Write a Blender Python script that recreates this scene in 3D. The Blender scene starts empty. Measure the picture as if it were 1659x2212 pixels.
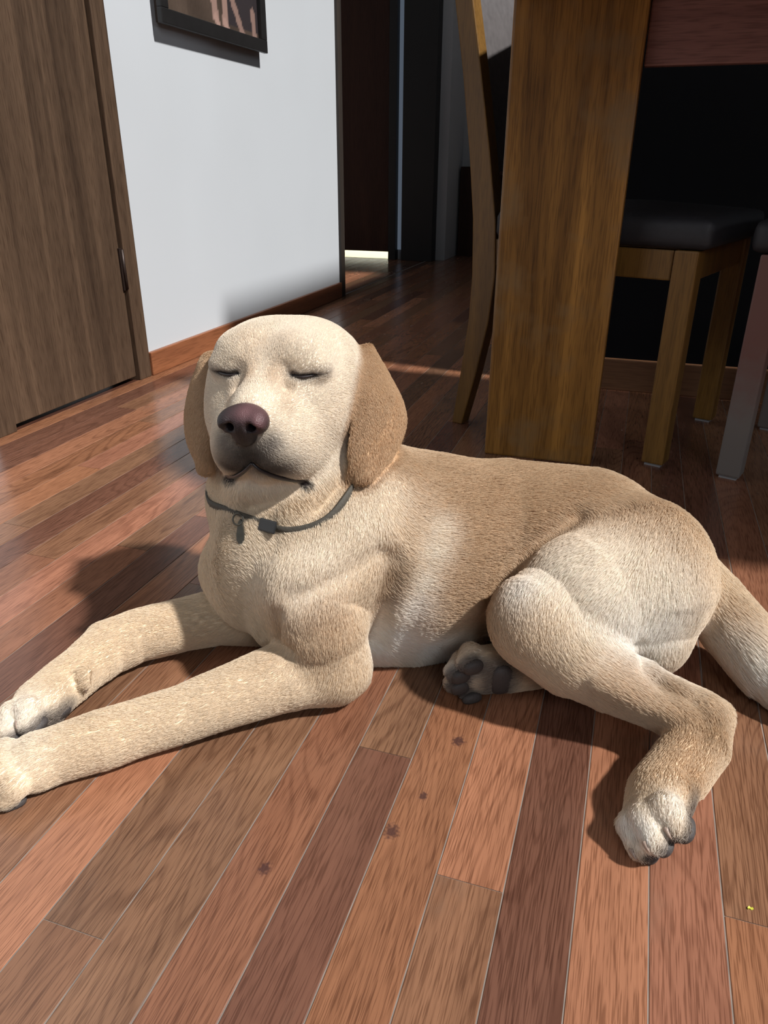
import bpy, bmesh, math, random
import numpy as np
from mathutils import Vector, Matrix

# ---------------------------------------------------------------- camera, world, lights, exposure
SC = bpy.context.scene
COL = SC.collection
F_PX, CX, CY, CAM_H = 1605.0, 829.5, 1106.0, 0.55
_D = np.array([811 - CX, 4554 - CY, F_PX]); _D /= np.linalg.norm(_D)      # straight down, seen from the camera
_P = np.array([1412 - CX, 358 - CY, F_PX])                                 # along the floor boards
_Z = -_D
_Y = _P - _Z * (_P @ _Z); _Y /= np.linalg.norm(_Y)
_X = np.cross(_Y, _Z)
RCW = np.stack([_X, _Y, _Z])                                               # camera (right, down, forward) -> world
CAM = np.array([0, 0, CAM_H])

def at(px, py, d):
    """point seen at a pixel of the photograph, d metres in front of the lens"""
    return CAM + RCW @ np.array([(px - CX) / F_PX, (py - CY) / F_PX, 1.0]) * d

def on_floor(px, py, z=0.0):
    r = RCW @ np.array([(px - CX) / F_PX, (py - CY) / F_PX, 1.0])
    return CAM + r * ((z - CAM_H) / r[2])

cam_data = bpy.data.cameras.new('camera')
cam_data.sensor_fit = 'HORIZONTAL'; cam_data.sensor_width = 36.0
cam_data.lens = F_PX / 1659.0 * 36.0
cam_data.clip_start = 0.02; cam_data.clip_end = 60
cam = bpy.data.objects.new('camera', cam_data); COL.objects.link(cam)
_m = Matrix.Identity(4)
_r, _u, _b = RCW[:, 0], -RCW[:, 1], -RCW[:, 2]
for i in range(3):
    _m[i][0], _m[i][1], _m[i][2], _m[i][3] = _r[i], _u[i], _b[i], CAM[i]
cam.matrix_world = _m
SC.camera = cam

SC.view_settings.view_transform = 'Standard'
SC.view_settings.look = 'None'
SC.view_settings.gamma = 1.0
SC.view_settings.exposure = 0.0
SC.view_settings.use_curve_mapping = False
SC.cycles.use_denoising = True
SC.cycles.use_adaptive_sampling = True; SC.cycles.adaptive_threshold = 0.05
SC.cycles.max_bounces = 7; SC.cycles.diffuse_bounces = 3; SC.cycles.glossy_bounces = 3; SC.cycles.transmission_bounces = 4

world = bpy.data.worlds.new('world'); SC.world = world
world.use_nodes = True
_bg = world.node_tree.nodes['Background']
_bg.inputs[0].default_value = (0.80, 0.90, 1.0, 1)
_bg.inputs[1].default_value = 0.09

def add_sun(name, to_light, strength, angle, color):
    l = bpy.data.lights.new(name, 'SUN'); l.energy = strength; l.angle = math.radians(angle); l.color = color
    o = bpy.data.objects.new(name, l); COL.objects.link(o)
    o.rotation_euler = Vector(to_light).to_track_quat('Z', 'Y').to_euler()
    o.location = Vector(to_light) * 3
    return o
add_sun('sun', (0.63, -0.08, 0.775), 5.5, 3.2, (1.0, 0.98, 0.95))

def add_area(name, loc, target, size, size_y, power, color):
    l = bpy.data.lights.new(name, 'AREA'); l.shape = 'RECTANGLE'; l.size = size; l.size_y = size_y
    l.energy = power; l.color = color
    o = bpy.data.objects.new(name, l); COL.objects.link(o)
    o.location = loc
    o.rotation_euler = (Vector(loc) - Vector(target)).to_track_quat('Z', 'Y').to_euler()
    return o
# daylight of the room's window on the right hand side
add_area('soft_area_light', (3.4, 1.7, 1.55), (-1.3, 2.1, 0.5), 0.7, 0.7, 14, (0.86, 0.93, 1.0))
# fill light added behind the camera to brighten the sides facing it
add_area('soft_area_light', (1.7, -2.2, 2.3), (-0.1, 0.9, 0.1), 1.5, 1.3, 31, (0.93, 0.96, 1.0))

# ---------------------------------------------------------------- helpers
def tag(o, label=None, cat=None, group=None, kind=None):
    if label: o['label'] = label
    if cat: o['category'] = cat
    if group: o['group'] = group
    if kind: o['kind'] = kind
    return o

def empty(name, loc, rz=0.0):
    o = bpy.data.objects.new(name, None); COL.objects.link(o)
    o.location = loc; o.rotation_euler = (0, 0, rz); o.empty_display_size = 0.05
    return o

def link(name, me, mat, parent=None, smooth=False):
    o = bpy.data.objects.new(name, me); COL.objects.link(o)
    if mat: me.materials.append(mat)
    if parent is not None: o.parent = parent
    if smooth:
        me.polygons.foreach_set('use_smooth', [True] * len(me.polygons))
    return o

def bm_box(bm, lo, hi):
    x0, y0, z0 = lo; x1, y1, z1 = hi
    v = [bm.verts.new(p) for p in ((x0,y0,z0),(x1,y0,z0),(x1,y1,z0),(x0,y1,z0),(x0,y0,z1),(x1,y0,z1),(x1,y1,z1),(x0,y1,z1))]
    for f in ((0,3,2,1),(4,5,6,7),(0,1,5,4),(1,2,6,5),(2,3,7,6),(3,0,4,7)):
        bm.faces.new([v[i] for i in f])

def box(name, lo, hi, mat, parent=None, bevel=0.0, seg=2, smooth=False):
    bm = bmesh.new(); bm_box(bm, lo, hi)
    if bevel > 0:
        bmesh.ops.bevel(bm, geom=bm.edges[:], offset=bevel, segments=seg, profile=0.6, affect='EDGES')
    me = bpy.data.meshes.new(name); bm.to_mesh(me); bm.free()
    return link(name, me, mat, parent, smooth)

def prism(name, outline, axis, lo, hi, mat, parent=None, bevel=0.0, smooth=False):
    """outline: 2-D points; extruded along axis ('x','y','z') from lo to hi"""
    def p3(a, b, c):
        return {'x': (c, a, b), 'y': (a, c, b), 'z': (a, b, c)}[axis]
    bm = bmesh.new()
    A = [bm.verts.new(p3(a, b, lo)) for a, b in outline]
    B = [bm.verts.new(p3(a, b, hi)) for a, b in outline]
    n = len(A)
    bm.faces.new(A); bm.faces.new(B[::-1])
    for i in range(n):
        bm.faces.new((A[i], B[i], B[(i + 1) % n], A[(i + 1) % n]))
    bmesh.ops.recalc_face_normals(bm, faces=bm.faces[:])
    if bevel > 0:
        es = [e for e in bm.edges if len(e.link_faces) == 2 and e.calc_face_angle() > 0.6]
        bmesh.ops.bevel(bm, geom=es, offset=bevel, segments=2, profile=0.6, affect='EDGES')
    me = bpy.data.meshes.new(name); bm.to_mesh(me); bm.free()
    return link(name, me, mat, parent, smooth)

# ---------------------------------------------------------------- materials
def new_mat(name):
    m = bpy.data.materials.new(name); m.use_nodes = True
    nt = m.node_tree
    return m, nt, nt.nodes['Principled BSDF']

def N(nt, kind, **kw):
    n = nt.nodes.new(kind)
    for k, v in kw.items():
        setattr(n, k, v)
    return n

def ramp(nt, fac, stops):
    r = N(nt, 'ShaderNodeValToRGB')
    el = r.color_ramp.elements
    while len(el) < len(stops): el.new(0.5)
    for e, (p, c) in zip(el, stops):
        e.position = p; e.color = (c[0], c[1], c[2], 1) if len(c) == 3 else c
    nt.links.new(fac, r.inputs[0])
    return r.outputs[0]

def mix(nt, fac, a, b, mode='MIX'):
    n = N(nt, 'ShaderNodeMix', data_type='RGBA', blend_type=mode)
    for s, v in ((n.inputs[0], fac), (n.inputs[6], a), (n.inputs[7], b)):
        if isinstance(v, (int, float)): s.default_value = v
        elif isinstance(v, tuple): s.default_value = (v[0], v[1], v[2], 1)
        else: nt.links.new(v, s)
    return n.outputs[2]

def noise(nt, vec, scale, detail=3, rough=0.55, dist=0.0):
    n = N(nt, 'ShaderNodeTexNoise'); n.inputs['Scale'].default_value = scale
    n.inputs['Detail'].default_value = detail; n.inputs['Roughness'].default_value = rough
    n.inputs['Distortion'].default_value = dist
    nt.links.new(vec, n.inputs['Vector'])
    return n.outputs['Fac']

def mapping(nt, vec, scale=(1,1,1), loc=(0,0,0), rot=(0,0,0)):
    m = N(nt, 'ShaderNodeMapping'); m.inputs['Scale'].default_value = scale
    m.inputs['Location'].default_value = loc; m.inputs['Rotation'].default_value = rot
    nt.links.new(vec, m.inputs['Vector'])
    return m.outputs[0]

def bump(nt, bsdf, h, strength, dist=0.001):
    b = N(nt, 'ShaderNodeBump'); b.inputs['Strength'].default_value = strength
    b.inputs['Distance'].default_value = dist
    nt.links.new(h, b.inputs['Height']); nt.links.new(b.outputs[0], bsdf.inputs['Normal'])

def plain(name, col, rough=0.5, metal=0.0, var=0.0, scale=20, spec=0.5, bumpy=0.0):
    m, nt, b = new_mat(name)
    b.inputs['Roughness'].default_value = rough; b.inputs['Metallic'].default_value = metal
    b.inputs['Specular IOR Level'].default_value = spec
    tc = N(nt, 'ShaderNodeTexCoord')
    f = noise(nt, tc.outputs['Object'], scale, 1)
    c = mix(nt, f, tuple(max(0, x * (1 - var)) for x in col), tuple(min(1, x * (1 + var)) for x in col))
    nt.links.new(c, b.inputs['Base Color'])
    if bumpy: bump(nt, b, f, bumpy)
    return m

def wood(name, dark, light, along='z', rough=0.45, fine=260.0, grain=14.0, stretch=0.06, streak=0.5, spec=0.4, coat=0.0, bump_s=0.15, wear=None):
    """fine pores and broad figure stretched along one axis"""
    m, nt, b = new_mat(name)
    tc = N(nt, 'ShaderNodeTexCoord')
    s = {'x': (stretch, 1, 1), 'y': (1, stretch, 1), 'z': (1, 1, stretch)}[along]
    v = mapping(nt, tc.outputs['Object'], s)
    figure = noise(nt, v, grain, 2, 0.6, 1.2)
    pores = noise(nt, v, fine, 1, 0.7)
    broad = noise(nt, mapping(nt, tc.outputs['Object'], s, (3.1, 1.7, 0.4)), grain * 0.35, 1)
    c = ramp(nt, figure, [(0.30, dark), (0.55, tuple((a + c2) / 2 for a, c2 in zip(dark, light))), (0.72, light)])
    c = mix(nt, ramp(nt, broad, [(0.35, (0, 0, 0)), (0.7, (1, 1, 1))]), c, mix(nt, 0.5, c, light))
    pc = ramp(nt, pores, [(0.36, (0.45, 0.42, 0.40)), (0.52, (1, 1, 1))])
    c = mix(nt, streak, c, mix(nt, 1.0, c, pc, 'MULTIPLY'))
    if wear:
        w = noise(nt, tc.outputs['Object'], 9.0, 3, 0.65)
        c = mix(nt, ramp(nt, w, [(0.50, (0, 0, 0)), (0.72, (0.8, 0.8, 0.8))]), c, wear)
    nt.links.new(c, b.inputs['Base Color'])
    b.inputs['Roughness'].default_value = rough
    b.inputs['Specular IOR Level'].default_value = spec
    b.inputs['Coat Weight'].default_value = coat; b.inputs['Coat Roughness'].default_value = 0.12
    bump(nt, b, pores, bump_s, 0.0006)
    return m

def S(r, g, b):
    """sRGB 0-255 -> linear"""
    return tuple(((c / 255) / 12.92 if c / 255 <= 0.04045 else ((c / 255 + 0.055) / 1.055) ** 2.4) for c in (r, g, b))
# ================================================================ THE SETTING
def floor_material():
    m, nt, b = new_mat('oak_board')
    tc = N(nt, 'ShaderNodeTexCoord'); oi = N(nt, 'ShaderNodeObjectInfo')
    off = N(nt, 'ShaderNodeVectorMath', operation='SCALE'); off.inputs[3].default_value = 37.0
    comb = N(nt, 'ShaderNodeCombineXYZ')
    for i in range(3): nt.links.new(oi.outputs['Random'], comb.inputs[i])
    nt.links.new(comb.outputs[0], off.inputs[0])
    add = N(nt, 'ShaderNodeVectorMath', operation='ADD')
    nt.links.new(tc.outputs['Object'], add.inputs[0]); nt.links.new(off.outputs[0], add.inputs[1])
    P = add.outputs[0]
    # cathedral figure: contour lines of a stretched noise
    big = noise(nt, mapping(nt, P, (1, 0.10, 1)), 15.0, 1, 0.45, 0.4)
    mul = N(nt, 'ShaderNodeMath', operation='MULTIPLY'); mul.inputs[1].default_value = 150.0
    nt.links.new(big, mul.inputs[0])
    sn = N(nt, 'ShaderNodeMath', operation='SINE'); nt.links.new(mul.outputs[0], sn.inputs[0])
    rings = ramp(nt, sn.outputs[0], [(0.0, (0, 0, 0)), (0.55, (0.25, 0.25, 0.25)), (0.95, (1, 1, 1))])
    pores = noise(nt, mapping(nt, P, (1, 0.032, 1)), 900.0, 1, 0.7)
    soft = noise(nt, mapping(nt, P, (1, 0.10, 1)), 30.0, 2, 0.6)
    # how strongly a board shows figure differs from board to board
    r2 = N(nt, 'ShaderNodeMath', operation='FRACT'); r3 = N(nt, 'ShaderNodeMath', operation='MULTIPLY'); r3.inputs[1].default_value = 7.31
    nt.links.new(oi.outputs['Random'], r3.inputs[0]); nt.links.new(r3.outputs[0], r2.inputs[0])
    fig = N(nt, 'ShaderNodeMapRange'); fig.inputs[3].default_value = 0.12; fig.inputs[4].default_value = 0.60
    nt.links.new(r2.outputs[0], fig.inputs[0])
    base = oi.outputs['Color']
    c = mix(nt, soft, mix(nt, 1.0, base, (0.62, 0.58, 0.56), 'MULTIPLY'), mix(nt, 1.0, base, (1.28, 1.26, 1.22), 'MULTIPLY'))
    fm = N(nt, 'ShaderNodeMath', operation='MULTIPLY'); nt.links.new(rings, fm.inputs[0]); nt.links.new(fig.outputs[0], fm.inputs[1])
    c = mix(nt, fm.outputs[0], c, mix(nt, 1.0, c, (0.50, 0.44, 0.42), 'MULTIPLY'))
    pr = ramp(nt, pores, [(0.38, (0.50, 0.45, 0.42)), (0.50, (1, 1, 1))])
    c = mix(nt, 0.75, c, mix(nt, 1.0, c, pr, 'MULTIPLY'))
    # worn, greyish patches in the old finish
    wn = noise(nt, mapping(nt, P, (1, 0.35, 1)), 11.0, 4, 0.7)
    wm = ramp(nt, wn, [(0.60, (0, 0, 0)), (0.74, (0.45, 0.45, 0.45))])
    c = mix(nt, wm, c, (0.15, 0.095, 0.065))
    wob = noise(nt, tc.outputs['Object'], 320.0, 0)
    for px, py, rad in ((990, 1601, .0078), (846, 1796, .0085), (572, 1876, .0065), (915, 1720, .0050)):
        kp = on_floor(px, py)
        sb = N(nt, 'ShaderNodeVectorMath', operation='SUBTRACT'); nt.links.new(tc.outputs['Object'], sb.inputs[0]); sb.inputs[1].default_value = tuple(kp)
        ds = N(nt, 'ShaderNodeVectorMath', operation='LENGTH'); nt.links.new(mapping(nt, sb.outputs[0], (1, .8, 1)), ds.inputs[0])
        dv = N(nt, 'ShaderNodeMath', operation='DIVIDE'); nt.links.new(ds.outputs['Value'], dv.inputs[0]); dv.inputs[1].default_value = rad * 2
        ad = N(nt, 'ShaderNodeMath', operation='MULTIPLY_ADD'); nt.links.new(wob, ad.inputs[0]); ad.inputs[1].default_value = .5; nt.links.new(dv.outputs[0], ad.inputs[2])
        k2 = ramp(nt, ad.outputs[0], [(0.45, (.85, .85, .85)), (0.75, (0, 0, 0))])
        c = mix(nt, k2, c, (0.050, 0.022, 0.020))
    nt.links.new(c, b.inputs['Base Color'])
    rr = N(nt, 'ShaderNodeMapRange'); rr.inputs[3].default_value = 0.15; rr.inputs[4].default_value = 0.34
    nt.links.new(wn, rr.inputs[0]); nt.links.new(rr.outputs[0], b.inputs['Roughness'])
    b.inputs['Specular IOR Level'].default_value = 0.5
    bump(nt, b, pores, 0.18, 0.0004)
    return m

M_BOARD = floor_material()
M_SUB = plain('seam_filler', (0.20, 0.165, 0.14), 0.8, var=0.45, scale=45)

W = 0.0579; SEAM0 = 0.0210; GAP = 0.0010
Y_NEAR, Y_FAR = -0.35, 5.25
floor = box('floor', (-4.0, -0.6, -0.03), (2.2, 6.6, -0.0007), M_SUB)
tag(floor, 'strip oak floor of narrow reddish brown boards with pale worn seams', kind='structure')

def board_mesh(x0, x1, y0, y1):
    c = 0.0007
    pts = [(x0, -0.0045), (x1, -0.0045), (x1, -c), (x1 - c, 0.0), (x0 + c, 0.0), (x0, -c)]
    bm = bmesh.new()
    A = [bm.verts.new((a, y0, b)) for a, b in pts]; B = [bm.verts.new((a, y1, b)) for a, b in pts]
    bm.faces.new(A); bm.faces.new(B[::-1])
    for i in range(6):
        bm.faces.new((A[i], B[i], B[(i + 1) % 6], A[(i + 1) % 6]))
    bmesh.ops.recalc_face_normals(bm, faces=bm.faces[:])
    me = bpy.data.meshes.new('board'); bm.to_mesh(me); bm.free()
    return me

LIGHT = (0.340, 0.154, 0.088); PINK = (0.315, 0.140, 0.088); DARK = (0.150, 0.068, 0.045); OLIVE = (0.195, 0.103, 0.060)
ORANGE = (0.276, 0.125, 0.067); RED = (0.242, 0.108, 0.063); BROWN = (0.226, 0.113, 0.065)
KNOWN = {  # row: [(start, colour), ...] read off the photograph, boards from near to far
    4: [(Y_NEAR, ORANGE), (0.62, DARK), (1.2, BROWN)],
    3: [(Y_NEAR, BROWN), (0.9, RED)],
    2: [(Y_NEAR, ORANGE), (0.475, BROWN), (1.13, DARK)],
    1: [(Y_NEAR, PINK), (0.86, BROWN), (1.25, DARK)],
    0: [(Y_NEAR, LIGHT), (1.02, RED)],
    -1: [(Y_NEAR, DARK), (0.98, BROWN)],
    -2: [(Y_NEAR, BROWN), (0.439, LIGHT), (1.15, RED)],
    -3: [(Y_NEAR, ORANGE), (0.95, DARK)],
    -4: [(Y_NEAR, DARK), (0.5635, OLIVE), (1.3, BROWN)],
    -5: [(Y_NEAR, RED), (0.9, OLIVE)],
    -6: [(Y_NEAR, OLIVE), (0.84, RED)],
    -7: [(Y_NEAR, BROWN), (0.2986, OLIVE), (0.95, DARK)],
    -8: [(Y_NEAR, LIGHT), (0.78, BROWN)],
    -9: [(Y_NEAR, BROWN), (0.72, OLIVE)],
    -10: [(Y_NEAR, OLIVE), (0.80, RED)],
}
for px, py, ca, cb in ((339, 1037, BROWN, DARK), (275, 1182, RED, OLIVE), (90, 1202, RED, BROWN), (43, 1136, BROWN, OLIVE), (318, 912, ORANGE, BROWN)):
    _p = on_floor(px, py); _k = math.floor((_p[0] - SEAM0) / W)
    if _k not in KNOWN:
        KNOWN[_k] = [(Y_NEAR, ca), (float(_p[1]), cb)]
    else:
        KNOWN[_k] = [(Y_NEAR, ca), (float(_p[1]), cb)]
rnd = random.Random(5)
PAL = [LIGHT, PINK, DARK, OLIVE, ORANGE, RED, BROWN, BROWN, ORANGE]
for k in range(-25, 20):
    xa = SEAM0 + W * k + GAP / 2; xb = SEAM0 + W * (k + 1) - GAP / 2
    xc = (xa + xb) / 2
    far = Y_FAR if xc < 0 else 2.075
    near = Y_NEAR if xc > -0.75 else 0.10
    if xb < -1.298 + 0.004: continue
    xa = max(xa, -1.2975)
    starts = list(KNOWN.get(k, []))
    if not starts:
        starts = [(near, rnd.choice(PAL))]
    y = starts[-1][0]
    if len(starts) == 1: y += rnd.uniform(0.2, 0.8) - 0.4
    while True:
        y += rnd.uniform(0.55, 1.25)
        if y > far - 0.3: break
        starts.append((y, rnd.choice(PAL)))
    starts[0] = (near, starts[0][1])
    for i, (y0, c) in enumerate(starts):
        y1 = starts[i + 1][0] if i + 1 < len(starts) else far
        o = link('board', board_mesh(xa, xb, y0 + 0.0004, y1 - 0.0004), M_BOARD, floor)
        j = rnd.uniform(0.90, 1.10)
        o.color = (c[0] * j, c[1] * j, c[2] * j, 1)
# boards of the side hall beyond the white wall
for k in range(-50, -22):
    xa = SEAM0 + W * k + GAP / 2; xb = SEAM0 + W * (k + 1) - GAP / 2
    if xb > -1.298 + 0.004 or xa < -2.2: continue
    o = link('board', board_mesh(xa, xb, 3.32, Y_FAR), M_BOARD, floor)
    c = rnd.choice(PAL); o.color = (*c, 1)

# ---- white wall with the closet door
WX = -1.298
M_WALL = plain('white_wall_paint', (0.52, 0.545, 0.575), 0.7, var=0.03, scale=3, bumpy=0.04)
M_HALLWALL = plain('grey_white_hall_paint', (0.50, 0.50, 0.51), 0.75, var=0.03, scale=3)
M_WALNUT = wood('walnut_veneer', S(56, 43, 34), S(98, 78, 62), 'z', 0.42, 420, 15, 0.05, 0.6, spec=0.3)
M_WALNUT_D = wood('dark_casing_wood', S(34, 30, 28), S(58, 50, 44), 'z', 0.5, 300, 12, 0.05, 0.5)
M_BASE = wood('red_brown_baseboard', S(120, 72, 48), S(158, 102, 68), 'y', 0.4, 300, 12, 0.05, 0.4)
M_BASE_T = wood('dark_threshold', S(50, 28, 20), S(80, 46, 32), 'y', 0.5)
M_BLACK = plain('black_metal', (0.012, 0.010, 0.010), 0.45, var=0.3)
M_HINGE = plain('dark_bronze_hinge', (0.035, 0.022, 0.018), 0.45, metal=0.5, var=0.3, scale=60)

bm = bmesh.new()
bm_box(bm, (WX - 0.12, -0.6, 0), (WX, 1.225, 2.4))
bm_box(bm, (WX - 0.12, 1.785, 0), (WX, 3.30, 2.4))
bm_box(bm, (WX - 0.12, 1.225, 2.06), (WX, 1.785, 2.4))
me = bpy.data.meshes.new('wall_left'); bm.to_mesh(me); bm.free()
tag(link('wall_left', me, M_WALL), 'plain white painted wall between closet door and hall', kind='structure')
tag(box('baseboard_left', (WX, 1.793, 0.0), (WX + 0.014, 3.296, 0.066), M_BASE, bevel=0.003), 'low reddish brown baseboard along the white wall', kind='structure')

door = empty('door_1', (WX, 1.5, 0)); tag(door, 'walnut veneer closet door flush in white wall', kind='structure')
def par(o, p):
    o.parent = p; o.matrix_parent_inverse = Matrix.Translation(-Vector(p.location)); return o
par(box('door_leaf', (WX - 0.036, 1.275, 0.012), (WX - 0.002, 1.733, 2.0), M_WALNUT, bevel=0.002), door)
par(box('casing', (WX - 0.10, 1.738, 0.0), (WX + 0.008, 1.792, 2.05), M_WALNUT, bevel=0.002), door)
par(box('casing', (WX - 0.10, 1.212, 0.0), (WX + 0.008, 1.268, 2.05), M_WALNUT, bevel=0.002), door)
par(box('casing', (WX - 0.10, 1.212, 2.006), (WX + 0.008, 1.792, 2.06), M_WALNUT, bevel=0.002), door)
hg = par(box('hinge', (WX - 0.004, 1.727, 0.245), (WX + 0.0035, 1.743, 0.352), M_HINGE, bevel=0.001), door)
bm = bmesh.new()
bmesh.ops.create_cone(bm, segments=12, radius1=0.0045, radius2=0.0045, depth=0.10, cap_ends=True,
                      matrix=Matrix.Translation((WX + 0.005, 1.7365, 0.2985)))
me = bpy.data.meshes.new('hinge_pin'); bm.to_mesh(me); bm.free()
par(link('hinge_pin', me, M_HINGE, smooth=True), door)
tag(box('trim_4', (WX - 0.55, 1.27, -0.02), (WX - 0.0005, 1.737, 0.0004), M_BASE_T), 'dark wooden threshold under the closet door', kind='structure')
tag(box('wall_closet_back', (WX - 0.60, 1.0, 0), (WX - 0.55, 2.0, 2.4), M_BLACK), 'dark closet interior behind the walnut door', kind='structure')

# ---- dark casing at the end of the white wall, hall beyond
tag(box('trim_1', (WX - 0.13, 3.300, 0), (WX + 0.012, 3.345, 2.3), M_WALNUT_D, bevel=0.002), 'dark wooden casing at the hall end of the white wall', kind='structure')
HY = 4.85
M_HDOOR = wood('dark_red_door', S(48, 26, 20), S(70, 42, 30), 'z', 0.55, 220, 8, 0.05, 0.4, spec=0.25)
M_HDARK = plain('black_brown_panel', S(30, 26, 25), 0.6, var=0.2, scale=8)
hd = empty('door_2', (-1.72, HY, 0)); tag(hd, 'dark red-brown hall door with light shining under it', kind='structure')
par(box('door_leaf', (-2.02, HY, 0.045), (-1.558, HY + 0.04, 2.1), M_HDOOR, bevel=0.002), hd)
par(box('jamb', (-1.556, HY - 0.03, 0.0), (-1.508, HY + 0.06, 2.15), M_HDARK, bevel=0.002), hd)
par(box('jamb', (-2.07, HY - 0.03, 0.0), (-2.022, HY + 0.06, 2.15), M_HDARK, bevel=0.002), hd)
par(box('lintel', (-2.07, HY - 0.03, 2.102), (-1.508, HY + 0.06, 2.16), M_HDARK, bevel=0.002), hd)
# tall narrow lit slot between jamb and dark panel
m_slot, nt, b = new_mat('daylit_slot')
b.inputs['Base Color'].default_value = (*S(90, 105, 125), 1)
b.inputs['Emission Color'].default_value = (*S(150, 165, 185), 1); b.inputs['Emission Strength'].default_value = 0.22
tag(box('window_1', (-1.506, HY + 0.012, 0.06), (-1.468, HY + 0.02, 2.1), m_slot), 'narrow tall daylit glass slot beside the hall door', kind='structure')
tag(box('trim_2', (-1.466, HY - 0.04, 0), (-1.262, HY + 0.06, 2.2), M_HDARK, bevel=0.003), 'wide black-brown panel beside the lit slot in the hall', kind='structure')
bm = bmesh.new()
bm_box(bm, (-3.0, HY + 0.02, 0), (-2.07, HY + 0.10, 2.4)); bm_box(bm, (-2.07, HY + 0.02, 2.16), (-1.262, HY + 0.10, 2.4))
bm_box(bm, (-1.508, HY + 0.03, 0), (-1.462, HY + 0.06, 2.2))
me = bpy.data.meshes.new('wall_hall_back'); bm.to_mesh(me); bm.free()
tag(link('wall_hall_back', me, M_HALLWALL), 'back wall of the dim hall around the dark door', kind='structure')
tag(box('wall_hall_end', (-1.30, 5.30, 0), (0.6, 5.38, 2.4), M_HALLWALL), 'grey wall at the far end of the hall', kind='structure')
tag(box('baseboard_hall', (-1.20, 5.285, 0), (0.6, 5.30, 0.09), M_HDOOR), 'dark baseboard at the far end of the hall', kind='structure')
tag(box('trim_3', (-1.185, 5.20, 0), (-0.6, 5.29, 0.55), M_HDOOR), 'low dark red panel at the far end of the hall', kind='structure')
tag(box('wall_hall_left', (-3.05, 3.3, 0), (-3.0, 5.4, 2.4), M_HALLWALL), 'left wall of the side hall', kind='structure')
tag(box('wall_lit_room', (-3.0, 6.4, 0), (-1.2, 6.45, 2.4), M_WALL), 'wall of the lit room behind the hall door', kind='structure')
tag(box('wall_lit_room_side', (-1.266, HY + 0.055, 0), (-1.20, 6.4, 2.4), M_HALLWALL), 'wall between the lit room and the hall end', kind='structure')  # unseen wall added to stop lamp light leaking to the hall end
tag(box('wall_lit_room_left', (-3.0, HY + 0.10, 0), (-2.95, 6.4, 2.4), M_HALLWALL), 'left wall of the lit room', kind='structure')
M_LITFLOOR = plain('pale_vinyl_floor', (0.7, 0.68, 0.5), 0.5, var=0.05)
lf = box('lit_floor', (-2.02, HY + 0.0, -0.001), (-1.56, 6.4, 0.001), M_LITFLOOR, floor)
_pl = bpy.data.lights.new('lit_room_lamp', 'POINT'); _pl.energy = 100; _pl.color = (1.0, 0.96, 0.74); _pl.shadow_soft_size = 0.1
_po = bpy.data.objects.new('lit_room_lamp', _pl); COL.objects.link(_po); _po.location = (-1.8, 5.6, 1.3)
tag(box('ceiling', (-3.05, 3.9, 2.4), (2.2, 6.5, 2.45), M_WALL), 'white ceiling above the hall', kind='structure')  # out of view, added to keep the hall dark

# ---- dark kitchen counter front behind the table
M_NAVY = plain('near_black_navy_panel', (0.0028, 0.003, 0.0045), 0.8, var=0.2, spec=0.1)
M_BASE_D = wood('brown_baseboard', S(92, 62, 42), S(126, 88, 60), 'x', 0.5, 300, 10, 0.05, 0.4)
tag(box('wall_right', (-0.10, 2.085, 0), (2.2, 4.3, 1.58), M_NAVY), 'near-black wall behind the dining chairs', kind='structure')  # unseen height and depth set for the shade on hall floor and white wall
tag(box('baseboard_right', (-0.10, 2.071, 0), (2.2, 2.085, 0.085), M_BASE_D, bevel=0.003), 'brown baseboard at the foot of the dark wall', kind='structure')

# ================================================================ PICTURE ON THE WALL
M_FRAME = plain('black_frame_wood', (0.012, 0.011, 0.011), 0.42, var=0.3, scale=40)
M_FRAMEBACK = plain('brown_frame_back', S(72, 60, 52), 0.6, var=0.1)
pf = empty('picture_frame', (WX, 2.30, 0.88))
tag(pf, 'black framed family photograph hanging on the white wall', 'picture')
Y0, Y1, Z0, Z1, XF = 1.995, 2.608, 0.886, 1.36, WX + 0.034
bw = 0.036
fr = [('rail', (Y0, Y1, Z0, Z0 + bw)), ('rail', (Y0, Y1, Z1 - bw, Z1)), ('stile', (Y0, Y0 + bw, Z0 + bw, Z1 - bw)), ('stile', (Y1 - bw, Y1, Z0 + bw, Z1 - bw))]
for nm, (a, b2, c, d) in fr:
    par(box(nm, (XF - 0.014, a, c), (XF, b2, d), M_FRAME, bevel=0.002), pf)
par(box('backing', (WX + 0.001, Y0 + 0.02, Z0 + 0.006), (XF - 0.0145, Y1 - 0.012, Z1 - 0.01), M_FRAMEBACK), pf)
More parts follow.
